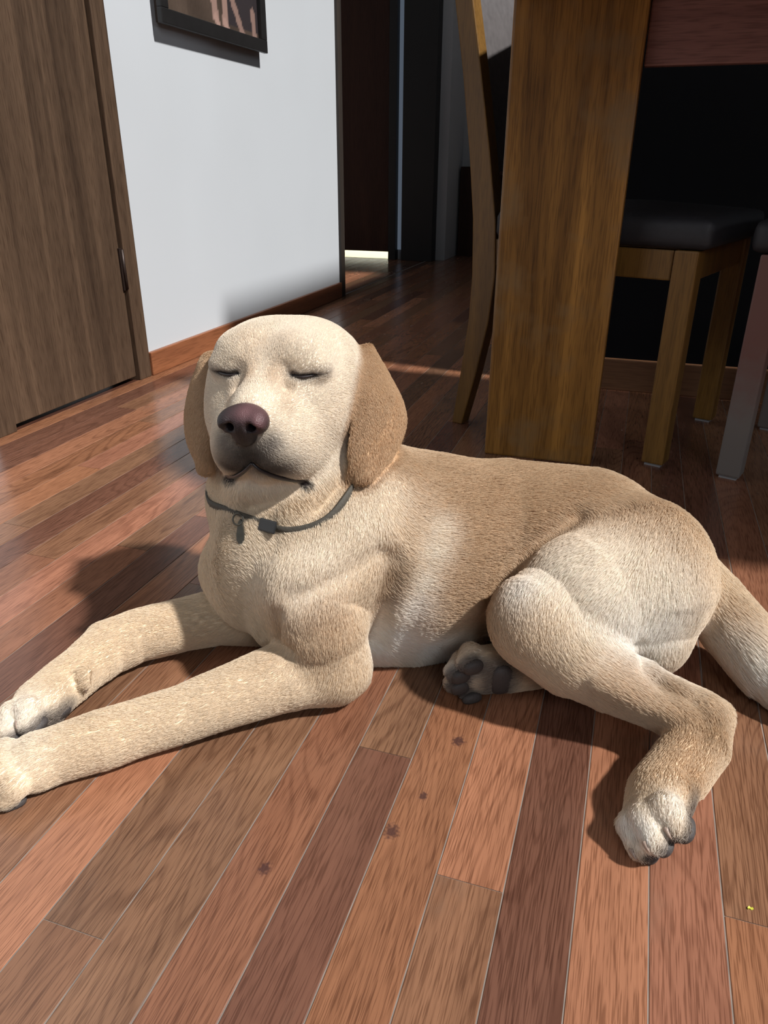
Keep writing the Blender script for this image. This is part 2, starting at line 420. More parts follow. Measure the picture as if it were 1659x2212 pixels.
# the print: dim brown ground with the bare legs of two seated children
ny, nz = 90, 60
ys = np.linspace(Y0 + bw - 0.004, Y1 - bw + 0.004, ny); zs = np.linspace(Z0 + bw - 0.004, Z1 - bw + 0.004, nz)
verts, cols = [], []
rs = np.random.RandomState(3)
for z in zs:
    for y in ys:
        u = (y - ys[0]) / (ys[-1] - ys[0]); w = (z - zs[0])
        c = np.array(S(74, 62, 54)) * (0.85 + 0.3 * math.sin(u * 9 + w * 14) ** 2 + rs.uniform(-0.08, 0.08))
        if u < 0.22: c = c * 1.15
        def leg(ya, za, yb, zb, r, col):
            global c
            t = max(0, min(1, ((u - ya) * (yb - ya) + (w - za) * (zb - za)) / ((yb - ya) ** 2 + (zb - za) ** 2)))
            dd = math.hypot((u - ya - t * (yb - ya)) * 0.54, (w - za - t * (zb - za)))
            return dd < r
        skin = np.array(S(150, 122, 112))
        if u > 0.62 and 0.02 < w < 0.15: c = np.array(S(52, 46, 48))
        if leg(0.47, 0.16, 0.50, 0.03, 0.018, 0) or leg(0.62, 0.16, 0.60, 0.02, 0.016, 0): c = skin
        if leg(0.69, 0.09, 0.80, 0.0, 0.016, 0) or leg(0.93, 0.07, 0.95, -0.02, 0.014, 0): c = skin * 0.85
        if leg(0.78, 0.30, 0.78, 0.16, 0.035, 0): c = np.array(S(120, 140, 125))
        if leg(0.50, 0.025, 0.52, 0.012, 0.013, 0) or leg(0.60, 0.02, 0.62, 0.005, 0.013, 0): c = skin * 1.25
        if leg(0.47, 0.36, 0.60, 0.20, 0.05, 0): c = np.array(S(88, 80, 92))
        verts.append((XF - 0.0138, y, z)); cols.append((*np.clip(c, 0, 1), 1))
faces = [(j * ny + i, j * ny + i + 1, (j + 1) * ny + i + 1, (j + 1) * ny + i) for j in range(nz - 1) for i in range(ny - 1)]
me = bpy.data.meshes.new('print'); me.from_pydata(verts, [], faces)
ca = me.color_attributes.new('tint', 'FLOAT_COLOR', 'POINT'); ca.data.foreach_set('color', np.array(cols, dtype=np.float32).ravel())
m_print, nt, b = new_mat('photo_print')
va = N(nt, 'ShaderNodeVertexColor', layer_name='tint'); nt.links.new(va.outputs[0], b.inputs['Base Color'])
b.inputs['Roughness'].default_value = 0.25
par(link('print', me, m_print), pf)

# ================================================================ TABLE AND CHAIRS
M_TABLE = wood('brown_oak_veneer', S(102, 68, 28), S(166, 118, 56), 'z', 0.40, 520, 20, 0.035, 0.65, spec=0.35, wear=S(124, 98, 66))
M_TOP = wood('brown_oak_top', S(80, 55, 24), S(128, 90, 46), 'x', 0.40, 520, 16, 0.045, 0.55, spec=0.35)
M_APRON = wood('dark_mahogany', S(98, 64, 60), S(150, 108, 100), 'x', 0.38, 400, 10, 0.05, 0.5)
tb = empty('dining_table', (0.4, 1.75, 0)); tag(tb, 'brown oak dining table with broad slab legs', 'table')
def tleg(x0, x1, y0, y1, bev=0.005):
    return par(box('leg', (x0, y0, 0.0), (x1, y1, 0.812), M_TABLE, bevel=bev), tb)
tleg(-0.258, -0.040, 1.470, 1.530)
tleg(1.10, 1.32, 1.470, 1.530)
tleg(1.10, 1.32, 1.93, 1.99)
par(box('apron', (-0.038, 1.490, 0.702), (1.098, 1.515, 0.812), M_APRON, bevel=0.003), tb)
_cr = 0.30
_out = [(-0.268 + _cr * (1 - math.cos(a)), 1.03 + _cr * (1 - math.sin(a))) for a in np.linspace(0, math.pi / 2, 13)]
_out += [(1.33 - _cr * (1 - math.sin(a)), 1.03 + _cr * (1 - math.cos(a))) for a in np.linspace(0, math.pi / 2, 13)] + [(1.33, 2.0), (-0.268, 2.0)]
par(prism('table_top', _out, 'z', 0.813, 0.848, M_TOP, bevel=0.004), tb)

M_CHAIR = wood('chair_oak', S(86, 60, 26), S(124, 90, 42), 'z', 0.42, 420, 14, 0.05, 0.45, spec=0.35)
M_CHAIR_D = wood('chair_red_wood', S(70, 40, 34), S(104, 66, 56), 'z', 0.45, 420, 14, 0.05, 0.45)
M_PAD = plain('charcoal_leather', (0.016, 0.016, 0.020), 0.6, var=0.25, scale=90, bumpy=0.25)
M_PANEL = plain('grey_brown_leather', (0.105, 0.095, 0.095), 0.5, var=0.25, scale=70, bumpy=0.25)
M_FELT = plain('grey_felt_foot', (0.25, 0.25, 0.26), 0.8)

def chair(name, floor_xy, ang, label, wood_mat, with_back=True, wd=0.42, front_mat=None, cat='chair'):
    """origin: floor point between the rear legs; +x is the way the chair faces"""
    c = empty(name, (floor_xy[0], floor_xy[1], 0), ang); tag(c, label, cat)
    prof = [(0.000, 0.0), (0.016, 0.12), (0.030, 0.24), (0.033, 0.34), (0.028, 0.45), (0.012, 0.575), (-0.012, 0.72), (-0.040, 0.86), (-0.070, 1.0)]
    dep = [0.026, 0.040, 0.050, 0.056, 0.054, 0.048, 0.042, 0.038, 0.036]
    outl = [(x, z) for (x, z) in prof] + [(x + d, z) for (x, z), d in zip(prof[::-1], dep[::-1])]
    for s in (-1, 1):
        ya = s * wd / 2
        lo, hi = sorted((ya, ya - s * 0.034))
        if with_back: prism('rear_leg', outl, 'y', lo, hi, wood_mat, c, bevel=0.003)
        else: box('rear_leg', (0.036, lo, 0.0), (0.078, hi, 0.415), wood_mat, c, bevel=0.004)
        lo, hi = sorted((s * (wd / 2 + 0.004), s * (wd / 2 - 0.038)))
        lg = box('front_leg', (0.452, lo, 0.006), (0.496, hi, 0.415), (front_mat or wood_mat), c, bevel=0.004)
        box('foot_pad', (0.458, lo + 0.006, 0.0), (0.490, hi - 0.006, 0.006), M_FELT, lg)
        lo, hi = sorted((s * (wd / 2 - 0.004), s * (wd / 2 - 0.026)))
        box('seat_rail', (0.080, lo, 0.360), (0.450, hi, 0.414), wood_mat, c, bevel=0.003)
    box('seat_rail', (0.466, -wd / 2 + 0.040, 0.360), (0.488, wd / 2 - 0.040, 0.414), wood_mat, c, bevel=0.003)
    box('seat_rail', (0.044, -wd / 2 + 0.036, 0.360), (0.066, wd / 2 - 0.036, 0.414), wood_mat, c, bevel=0.003)
    # padded seat
    bm = bmesh.new(); bm_box(bm, (0.085, -wd / 2 - 0.012, 0.416), (0.515, wd / 2 + 0.012, 0.470))
    bmesh.ops.bevel(bm, geom=bm.edges[:], offset=0.022, segments=4, profile=0.6, affect='EDGES')
    bmesh.ops.subdivide_edges(bm, edges=[e for e in bm.edges if e.calc_length() > 0.2], cuts=6, use_grid_fill=True)
    for v in bm.verts:
        if v.co.z > 0.46:
            u = max(0, 1 - abs(v.co.x - 0.30) / 0.22); w = max(0, 1 - abs(v.co.y) / (wd / 2))
            v.co.z += 0.022 * math.sqrt(u * w)
    me = bpy.data.meshes.new('seat_cushion'); bm.to_mesh(me); bm.free()
    link('seat_cushion', me, M_PAD, c, True)
    if with_back:
        box('back_rail', (0.030, -wd / 2 + 0.035, 0.475), (0.056, wd / 2 - 0.035, 0.535), M_CHAIR_D, c, bevel=0.003)
        box('top_rail', (-0.052, -wd / 2 + 0.035, 0.90), (-0.022, wd / 2 - 0.035, 0.985), wood_mat, c, bevel=0.004)
        pan = [(0.040, 0.54), (0.022, 0.66), (-0.002, 0.78), (-0.028, 0.90), (-0.044, 0.90), (-0.020, 0.78), (0.004, 0.66), (0.022, 0.54)]
        prism('back_panel', pan, 'y', -wd / 2 + 0.036, wd / 2 - 0.036, M_PANEL, c, bevel=0.004, smooth=False)
    return c
_a = math.radians(-18.0)
_w = 0.40
_n = (math.sin(-_a), math.cos(_a))            # towards the chair's far side
chair('dining_chair', (-0.372 + _n[0] * _w / 2, 1.655 + _n[1] * _w / 2), _a, 'brown wooden dining chair with curved rear leg beside the slab table leg', M_CHAIR, True, _w)
# second chair: only its nearest leg and a bit of seat reach into the picture at the right edge
_a2 = math.radians(162.0)
m_pale_leg, nt, b = new_mat('pale_foot_red_leg')
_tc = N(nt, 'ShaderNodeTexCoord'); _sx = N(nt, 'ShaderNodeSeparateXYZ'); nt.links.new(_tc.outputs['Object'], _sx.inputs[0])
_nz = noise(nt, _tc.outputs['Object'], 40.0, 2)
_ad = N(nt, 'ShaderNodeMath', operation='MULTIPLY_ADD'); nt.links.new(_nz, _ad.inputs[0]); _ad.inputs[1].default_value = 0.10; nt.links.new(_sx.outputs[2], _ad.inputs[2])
nt.links.new(ramp(nt, _ad.outputs[0], [(0.16, S(106, 100, 96)), (0.30, S(104, 70, 64))]), b.inputs['Base Color']); b.inputs['Roughness'].default_value = 0.5  # leg colour turns paler and greyer towards the floor
chair('wooden_stool', (0.731, 1.527), _a2, 'dark red wooden stool with legs paler towards the floor at the right edge of the photo', M_CHAIR_D, False, 0.40, m_pale_leg, 'stool')
# ================================================================ THE DOG
# The body is sculpted as a distance field (joined tapered limbs, muscles, folds) and skinned as ONE continuous mesh.
from mathutils.kdtree import KDTree
CELL = 0.0028
FUR = True
LO = np.array([-0.66, 0.30, -0.012]); HI = np.array([0.33, 1.06, 0.46])

class Field:
    def __init__(s, lo, hi, h):
        s.h = h; s.lo = np.array(lo, float)
        s.n = tuple(int(x) for x in np.ceil((np.array(hi) - s.lo) / h).astype(int) + 1)
        s.d = np.full(s.n, 0.2, dtype=np.float32)
        s.ax = [(s.lo[i] + h * np.arange(s.n[i])).astype(np.float32) for i in range(3)]
    def sub(s, lo, hi):
        i0 = np.maximum(0, np.floor((np.array(lo) - s.lo) / s.h).astype(int))
        i1 = np.minimum(s.n, np.ceil((np.array(hi) - s.lo) / s.h).astype(int) + 1)
        sl = tuple(slice(a, max(a, b)) for a, b in zip(i0, i1))
        g = np.meshgrid(*[s.ax[i][sl[i]] for i in range(3)], indexing='ij', sparse=True)
        return sl, g
    def put(s, sl, v, k, cut=False):
        a = s.d[sl]
        if cut:
            v = -v
            hh = np.maximum(k - np.abs(a - v), 0) / k if k > 0 else 0
            s.d[sl] = np.maximum(a, v) + hh * hh * k * 0.25
        else:
            hh = np.maximum(k - np.abs(a - v), 0) / k if k > 0 else 0
            s.d[sl] = np.minimum(a, v) - hh * hh * k * 0.25

def seg_d(g, a, b, ra, rb):
    ab = b - a; L = max(1e-9, float(ab @ ab))
    px, py, pz = g[0] - a[0], g[1] - a[1], g[2] - a[2]
    t = np.clip((px * ab[0] + py * ab[1] + pz * ab[2]) / L, 0, 1)
    return np.sqrt((px - t * ab[0]) ** 2 + (py - t * ab[1]) ** 2 + (pz - t * ab[2]) ** 2) - (ra + (rb - ra) * t)

FLOW = []      # (a, b, radius, direction of the coat, hair length)
def chain(fd, pts, k=0.03, hair=0.010, cut=False, flow=True, reverse=False):
    """pts: [(point, radius)], a tapered limb through the points"""
    P = [np.array(p, float) for p, r in pts]; Rr = [r for p, r in pts]
    m = max(Rr) + k + 0.02
    lo = np.min(P, axis=0) - m; hi = np.max(P, axis=0) + m
    sl, g = fd.sub(lo, hi)
    v = None
    for i in range(len(P) - 1):
        d = seg_d(g, P[i], P[i + 1], Rr[i], Rr[i + 1])
        v = d if v is None else np.minimum(v, d)
        if flow:
            u = P[i + 1] - P[i]
            if reverse: u = -u
            FLOW.append((P[i], P[i + 1], (Rr[i] + Rr[i + 1]) / 2, u / (np.linalg.norm(u) + 1e-9), hair))
    fd.put(sl, v, k, cut)

def ell(fd, c, r, axes=None, k=0.02, cut=False, flow=None, hair=0.008):
    """ellipsoid; axes: 3 unit vectors"""
    c = np.array(c, float); r = np.array(r, float)
    A = np.eye(3) if axes is None else np.array(axes)
    m = max(r) + k + 0.015
    sl, g = fd.sub(c - m, c + m)
    p = [g[i] - c[i] for i in range(3)]
    q = [(p[0] * A[j][0] + p[1] * A[j][1] + p[2] * A[j][2]) for j in range(3)]
    k0 = np.sqrt(sum((q[j] / r[j]) ** 2 for j in range(3)))
    k1 = np.sqrt(sum((q[j] / r[j] ** 2) ** 2 for j in range(3)))
    v = k0 * (k0 - 1.0) / np.maximum(k1, 1e-6)
    fd.put(sl, v, k, cut)
    if flow is not None:
        FLOW.append((c, c + 1e-4, float(np.mean(r)), np.array(flow) / np.linalg.norm(flow), hair))

def near_dist(Q, pts, rad=None):
    kd = KDTree(len(pts))
    for i, p in enumerate(pts): kd.insert(p, i)
    kd.balance()
    out = np.empty(len(Q), np.float32)
    for i, q in enumerate(Q.tolist()):
        _, j, d = kd.find(q)
        out[i] = d if rad is None else d - rad[j]
    return out

def sheet(fd, pts, rad, k=0.004):
    """union of small balls on a dense sheet of points"""
    pts = np.asarray(pts, np.float32); rad = np.asarray(rad, np.float32)
    m = float(rad.max()) + k + 0.012
    sl, g = fd.sub(pts.min(0) - m, pts.max(0) + m)
    X, Y, Z = np.broadcast_arrays(*g)
    Q = np.stack([X, Y, Z], -1).reshape(-1, 3)
    best = near_dist(Q, pts, rad)
    fd.put(sl, best.reshape(X.shape), k)

def surface_nets(fd):
    d = fd.d; neg = d < 0
    c = [neg[i:neg.shape[0] - 1 + i, j:neg.shape[1] - 1 + j, l:neg.shape[2] - 1 + l] for i in (0, 1) for j in (0, 1) for l in (0, 1)]
    any_ = c[0].copy(); all_ = c[0].copy()
    for x in c[1:]:
        any_ |= x; all_ &= x
    act = any_ & ~all_
    I = np.argwhere(act)
    idx = np.full(act.shape, -1, np.int32); idx[act] = np.arange(len(I))
    corner = np.array([(i, j, l) for i in (0, 1) for j in (0, 1) for l in (0, 1)])
    D = np.stack([d[I[:, 0] + a, I[:, 1] + b, I[:, 2] + e] for a, b, e in corner], 1).astype(np.float64)
    acc = np.zeros((len(I), 3)); cnt = np.zeros(len(I))
    for a in range(8):
        for b in range(a + 1, 8):
            if np.abs(corner[a] - corner[b]).sum() != 1: continue
            s = (D[:, a] < 0) != (D[:, b] < 0)
            t = D[:, a] / (D[:, a] - D[:, b] + 1e-12)
            p = corner[a] + (corner[b] - corner[a]) * t[:, None]
            acc[s] += p[s]; cnt[s] += 1
    V = fd.lo + fd.h * (I + acc / np.maximum(cnt, 1)[:, None])
    quads = []
    for ax in range(3):
        b1, b2 = (ax + 1) % 3, (ax + 2) % 3
        sa = [slice(None)] * 3; sb = [slice(None)] * 3
        sa[ax] = slice(0, -1); sb[ax] = slice(1, None)
        ch = neg[tuple(sa)] != neg[tuple(sb)]
        E = np.argwhere(ch)
        E = E[(E[:, b1] > 0) & (E[:, b2] > 0) & (E[:, b1] < act.shape[b1]) & (E[:, b2] < act.shape[b2])]
        q = []
        for o1, o2 in ((-1, -1), (0, -1), (0, 0), (-1, 0)):
            e = E.copy(); e[:, b1] += o1; e[:, b2] += o2
            q.append(idx[e[:, 0], e[:, 1], e[:, 2]])
        q = np.stack(q, 1)
        flip = ~neg[E[:, 0], E[:, 1], E[:, 2]]
        q[flip] = q[flip][:, ::-1]
        quads.append(q)
    Q = np.concatenate(quads); Q = Q[(Q >= 0).all(1)]
    return V, Q

def relax(V, Q, it=3, w=0.5):
    E = np.concatenate([Q[:, [0, 1]], Q[:, [1, 2]], Q[:, [2, 3]], Q[:, [3, 0]]])
    E = np.concatenate([E, E[:, ::-1]])
    deg = np.bincount(E[:, 0], minlength=len(V)).astype(float)
    for _ in range(it):
        S2 = np.stack([np.bincount(E[:, 0], weights=V[E[:, 1], i], minlength=len(V)) for i in range(3)], 1)
        L = S2 / np.maximum(deg, 1)[:, None] - V
        V = V + w * L
        S2 = np.stack([np.bincount(E[:, 0], weights=V[E[:, 1], i], minlength=len(V)) for i in range(3)], 1)
        L = S2 / np.maximum(deg, 1)[:, None] - V
        V = V - (w + 0.02) * L
    return V

def mesh_from(name, V, Q):
    me = bpy.data.meshes.new(name)
    me.vertices.add(len(V)); me.vertices.foreach_set('co', V.astype(np.float32).ravel())
    me.loops.add(Q.size); me.loops.foreach_set('vertex_index', Q.astype(np.int32).ravel())
    me.polygons.add(len(Q)); me.polygons.foreach_set('loop_start', np.arange(0, Q.size, 4, dtype=np.int32))
    me.polygons.foreach_set('loop_total', np.full(len(Q), 4, np.int32)) if hasattr(me.polygons[0], 'loop_total') and False else None
    me.update(calc_edges=True); me.validate()
    me.polygons.foreach_set('use_smooth', np.ones(len(me.polygons), bool))
    return me

fd = Field(LO, HI, CELL)

def surf(px, py, far=1.2):
    """depth at which the ray through a pixel meets the sculpted surface"""
    ds = np.arange(0.55, far, 0.001)
    P = CAM[None] + (RCW @ np.array([(px - CX) / F_PX, (py - CY) / F_PX, 1.0]))[None] * ds[:, None]
    I = np.round((P - fd.lo) / fd.h).astype(int)
    ok = ((I >= 0) & (I < np.array(fd.n))).all(1)
    v = np.full(len(ds), 1.0); v[ok] = fd.d[I[ok, 0], I[ok, 1], I[ok, 2]]
    hit = np.where(v < 0)[0]
    return float(ds[hit[0]]) if len(hit) else None
def groove(pix, r=0.003, k=0.012, sink=0.0):
    P = []
    for px, py in pix:
        d = surf(px, py)
        if d is not None: P.append((at(px, py, d + sink), r))
    if len(P) > 1: chain(fd, P, k, cut=True, flow=False)
def ridge(pix, r=0.006, k=0.012, sink=0.004):
    P = []
    for px, py in pix:
        d = surf(px, py)
        if d is not None: P.append((at(px, py, d + sink), r))
    if len(P) > 1: chain(fd, P, k, flow=False)

# ---------------------------------------------------------------- trunk
T = lambda *rows: [(at(x, y, d), r) for x, y, d, r in rows]
chain(fd, T((590, 1200, .870, .068), (700, 1185, .890, .095), (790, 1185, .905, .108), (900, 1197, .920, .114), (1080, 1178, .942, .108), (1250, 1207, .928, .113), (1335, 1262, .903, .098)), 0.02, 0.010)
chain(fd, T((555, 1270, .885, .050), (640, 1290, .880, .066), (800, 1310, .915, .060)), 0.03, 0.010)
chain(fd, T((770, 1085, .912, .078), (900, 1112, .938, .072)), 0.04, 0.009)
# belly fringe on the floor
chain(fd, T((800, 1378, .930, .032), (890, 1380, .930, .036), (980, 1374, .940, .034)), 0.03, 0.022, flow=False)
FLOW.append((at(800, 1400, .90), at(990, 1400, .92), .03, np.array([0.25, -0.35, -0.75]), 0.024))
# neck, loose skin at the throat
chain(fd, T((636, 905, .900, .064), (622, 1000, .905, .078), (608, 1075, .908, .088), (690, 1130, .900, .098), (760, 1160, .900, .100)), 0.03, 0.011)
chain(fd, T((555, 1060, .842, .032), (645, 1072, .838, .042), (722, 1028, .852, .046)), 0.014, 0.013, flow=False)
FLOW.append((at(600, 1120, .80), at(720, 1080, .80), .04, RCW @ np.array([0.05, 0.85, -0.3]), 0.013))
# ---------------------------------------------------------------- near fore limb
chain(fd, T((845, 1110, .872, .050), (750, 1195, .832, .054), (668, 1268, .812, .054), (692, 1350, .816, .050), (718, 1436, .830, .039)), 0.022, 0.009)
chain(fd, T((718, 1437, .830, .039), (605, 1464, .812, .0365), (500, 1502, .792, .0315), (400, 1540, .775, .0285), (300, 1572, .758, .0275), (225, 1597, .745, .0290), (150, 1622, .735, .0275), (95, 1640, .728, .0265)), 0.014, 0.007)
chain(fd, T((740, 1455, .838, .027), (764, 1462, .846, .015)), 0.014, 0.008)
# ---------------------------------------------------------------- far fore limb
chain(fd, T((520, 1230, .905, .048), (560, 1330, .945, .038), (480, 1332, .932, .034), (400, 1348, .918, .0315), (300, 1372, .897, .0305), (238, 1398, .880, .0315), (185, 1440, .850, .0270), (130, 1484, .820, .0265), (95, 1515, .797, .026)), 0.018, 0.007)
# ---------------------------------------------------------------- near hind limb
chain(fd, T((1362, 1240, .868, .092), (1260, 1288, .832, .076), (1162, 1335, .802, .049)), 0.016, 0.010)
chain(fd, T((1390, 1300, .850, .070), (1403, 1372, .846, .042)), 0.02, 0.015, flow=False)
FLOW.append((at(1400, 1300, .80), at(1420, 1420, .80), .05, RCW @ np.array([0.1, 1.0, 0.1]), 0.014))
chain(fd, T((1160, 1350, .799, .047), (1235, 1408, .787, .046), (1310, 1456, .778, .037), (1420, 1514, .766, .0285), (1500, 1552, .757, .0275)), 0.014, 0.008)
chain(fd, T((1400, 1475, .785, .017), (1490, 1515, .775, .016), (1544, 1546, .766, .0155)), 0.008, 0.008)
chain(fd, T((1505, 1560, .757, .0285), (1506, 1600, .738, .0275), (1466, 1655, .712, .0265), (1430, 1712, .688, .0285)), 0.012, 0.007)
chain(fd, T((1544, 1548, .765, .0155), (1540, 1620, .742, .0155), (1492, 1690, .712, .015)), 0.008, 0.007)
# ---------------------------------------------------------------- far hind limb
chain(fd, T((1310, 1380, .930, .040), (1190, 1424, .868, .030), (1100, 1440, .857, .0285)), 0.008, 0.007)
# ---------------------------------------------------------------- tail
chain(fd, T((1440, 1215, .920, .046), (1520, 1285, .900, .038), (1590, 1362, .872, .0365), (1655, 1440, .842, .0345), (1735, 1520, .810, .026), (1800, 1580, .785, .014)), 0.014, 0.014)
# folds: groin crease between flank and thigh, crease behind the elbow, wrinkles of the neck skin, tendon of the hock
groove([(1240, 1112), (1205, 1135), (1150, 1172), (1095, 1228), (1072, 1280)], .006, .022)
groove([(850, 1215), (830, 1290), (806, 1390)], .004, .022)
groove([(825, 1195), (740, 1245), (640, 1292)], .0015, .030)
groove([(1380, 1385), (1388, 1440), (1430, 1475)], .003, .014)
groove([(1420, 1478), (1490, 1512), (1527, 1560), (1520, 1625), (1490, 1670)], .003, .014)
groove([(598, 1320), (600, 1380), (625, 1405)], .003, .016)
ridge([(1290, 1465), (1400, 1520), (1480, 1555)], .008, .016, .006)

# ---------------------------------------------------------------- paws
PADS, CLAWS = [], []      # (centre, axes, radii), (base, direction, up, length, radius)
def unit(v): v = np.array(v, float); return v / np.linalg.norm(v)
def paw(c, fwd, dorsal, size=1.0, toe_hair=0.006, claw_len=0.007, flip=1):
    c = np.array(c, float); f = unit(fwd); n = unit(np.array(dorsal) - f * (np.array(dorsal) @ f)); s = np.cross(f, n) * flip
    w = lambda x, y, z: c + size * (s * x + f * y + n * z)
    ell(fd, w(0, -0.006, 0.0), np.array([.029, .032, .021]) * size, [s, f, n], k=0.010)
    for i, (x, reach, zz) in enumerate(((-.0225, .020, -.002), (-.0080, .032, .003), (.0080, .032, .003), (.0225, .020, -.002))):
        a = w(x * 0.7, 0.0, zz + .003); b = w(x, reach * 0.60, zz + .005); e = w(x * 1.02, reach, zz - .006)
        chain(fd, [(a, .0120 * size), (b, .0128 * size), (e, .0108 * size)], 0.0030, toe_hair)
        PADS.append((w(x * 1.02, reach - .004, zz - .0145), (s, unit(f - 0.2 * n), unit(n + .2 * f)), np.array([.0086, .0115, .0060]) * size))
        CLAWS.append((w(x * 1.02, reach + .0085, zz + .0005), unit(f * 0.9 - n * 0.55), n, claw_len * size, .0029 * size))
    PADS.append((w(0, -.016, -.0175), (s, f, n), np.array([.0195, .0140, .0080]) * size))
    FLOW.append((c, c + f * .02, .02, f, toe_hair))
    return w
_dn = np.array([0, 0, -1.0]); _up = np.array([0, 0, 1.0])
IR, IU, IT = RCW[:, 0], -RCW[:, 1], -RCW[:, 2]            # image right, image up, towards the lens
paw(at(55, 1655, .722), at(-60, 1690, .70) - at(60, 1650, .724), _up * 0.9 - IR * .05 + IT * .1, 1.04)
paw(at(72, 1535, .786), at(0, 1580, .755) - at(95, 1515, .797), _up * 0.75 - IR * .55 - IT * .25, 1.04)
paw(at(1413, 1752, .671), at(1392, 1832, .638) - at(1430, 1712, .688), _up * 0.50 - IR * .84 - IT * .12, 1.10, claw_len=.008)
paw(at(1042, 1449, .848), -IR * 1.0 - IU * .12 + IT * .15, _up * 0.45 - IT * .88, 1.04)
# dew claw and wrist pad of the far fore limb
_dw = at(185, 1468, .812)
chain(fd, [(_dw + IU * .006, .007), (_dw - IU * .002, .006)], 0.008, flow=False)
CLAWS.append((_dw - IU * .004, unit(-IU * 0.9 + IT * .2), unit(IT), .011, .0028))

# ---------------------------------------------------------------- head
EYE = at(577, 805, .785)
_c = unit(CAM - EYE)
_r0 = unit(IR - _c * (IR @ _c)); _u0 = np.cross(_c, _r0)
if _u0 @ IU < 0: _u0 = -_u0
YAW, PIT, ROLL = math.radians(20), math.radians(13), math.radians(1.5)
HF = math.cos(PIT) * (math.cos(YAW) * _c - math.sin(YAW) * _r0) - math.sin(PIT) * _u0
HR = math.cos(YAW) * _r0 + math.sin(YAW) * _c
HU = unit(_u0 - HF * (_u0 @ HF)); HR = unit(HR - HF * (HR @ HF) - HU * (HR @ HU))
HR, HU = math.cos(ROLL) * HR - math.sin(ROLL) * HU, math.cos(ROLL) * HU + math.sin(ROLL) * HR
HAX = [HR, HF, HU]
HO = EYE - (HF * .068 + HU * .008)
h = lambda x, y, z: HO + HR * x + HF * y + HU * z
def hx(x, y, z, rx, ry, rz, k=0.02, cut=False, both=False, flow=None, hair=0.006):
    for sgn in ((-1, 1) if both else (1,)):
        fl = None if flow is None else HR * flow[0] * sgn + HF * flow[1] + HU * flow[2]
        ell(fd, h(x * sgn, y, z), (rx, ry, rz), HAX, k, cut, fl, hair)
fbody, fd = fd, Field(LO, HI, CELL)          # the head gets a field of its own, joined to the neck afterwards
hx(0, -.012, -.003, .081, .084, .0545, .03, flow=(0, -1, .3), hair=.005)
hx(.030, .010, .016, .034, .050, .026, .03, both=True)
hx(.054, .030, -.050, .026, .040, .034, .03, both=True)
hx(.046, .058, -.048, .022, .030, .026, .025, both=True)
hx(.048, .006, -.032, .038, .052, .050, .03, both=True, flow=(.5, -.7, -.4))
hx(.032, .046, .024, .027, .026, .022, .022, both=True, flow=(.2, -.5, .8), hair=.004)
hx(0, .055, -.022, .042, .040, .036, .03, flow=(0, -.8, .5), hair=.004)
chain(fd, [(h(0, .045, -.012), .026), (h(0, .098, -.017), .0225), (h(0, .121, -.021), .0195)], 0.02, flow=False)
FLOW.append((h(0, .06, .0), h(0, .14, -.005), .02, unit(-HF + .25 * HU), 0.003))
hx(0, .092, -.040, .040, .044, .032, .018)
hx(.0205, .116, -.055, .0225, .026, .028, .012, both=True, flow=(.65, -.55, -.5), hair=.003)
hx(.0320, .088, -.064, .0265, .036, .038, .014, both=True, flow=(.5, -.7, -.5), hair=.004)
hx(.0450, .058, -.080, .0240, .032, .033, .014, both=True, flow=(.4, -.6, -.7), hair=.006)
# lower jaw
hx(0, .035, -.090, .042, .055, .028, .016, flow=(0, -.8, -.6), hair=.008)
hx(0, .088, -.091, .021, .024, .013, .006, flow=(0, -.6, -.8), hair=.004)
# lids
hx(.047, .0585, .012, .0200, .0135, .0135, .010, both=True, flow=(.6, -.3, .5), hair=.003)
LID = [(.0300, .0745, .0075), (.0390, .0760, .0060), (.0500, .0715, .0070), (.0610, .0625, .0095)]
for sgn in (-1, 1):
    chain(fd, [(h(sgn * x, y, z), r) for (x, y, z), r in zip(LID, (.0014, .0020, .0020, .0012))], 0.0035, cut=True, flow=False)
    # hollow at the inner corner, soft groove below the eye
    chain(fd, [(h(sgn * .026, .083, .014), .003), (h(sgn * .025, .086, -.004), .003)], 0.014, cut=True, flow=False)
# furrow of the forehead, philtrum, line of the mouth
chain(fd, [(h(0, .090, .026), .004), (h(0, .082, .046), .003), (h(0, .062, .066), .002)], 0.018, cut=True, flow=False)
chain(fd, [(h(0, .150, -.042), .0015), (h(0, .146, -.076), .002)], 0.007, cut=True, flow=False)
LIP = [(0, .141, -.071), (.009, .138, -.080), (.024, .123, -.092), (.043, .094, -.104), (.056, .067, -.111)]
for sgn in (-1, 1):
    chain(fd, [(h(sgn * x, y, z), r) for (x, y, z), r in zip(LIP, (.003, .003, .0035, .004, .006))], 0.005, cut=True, flow=False)

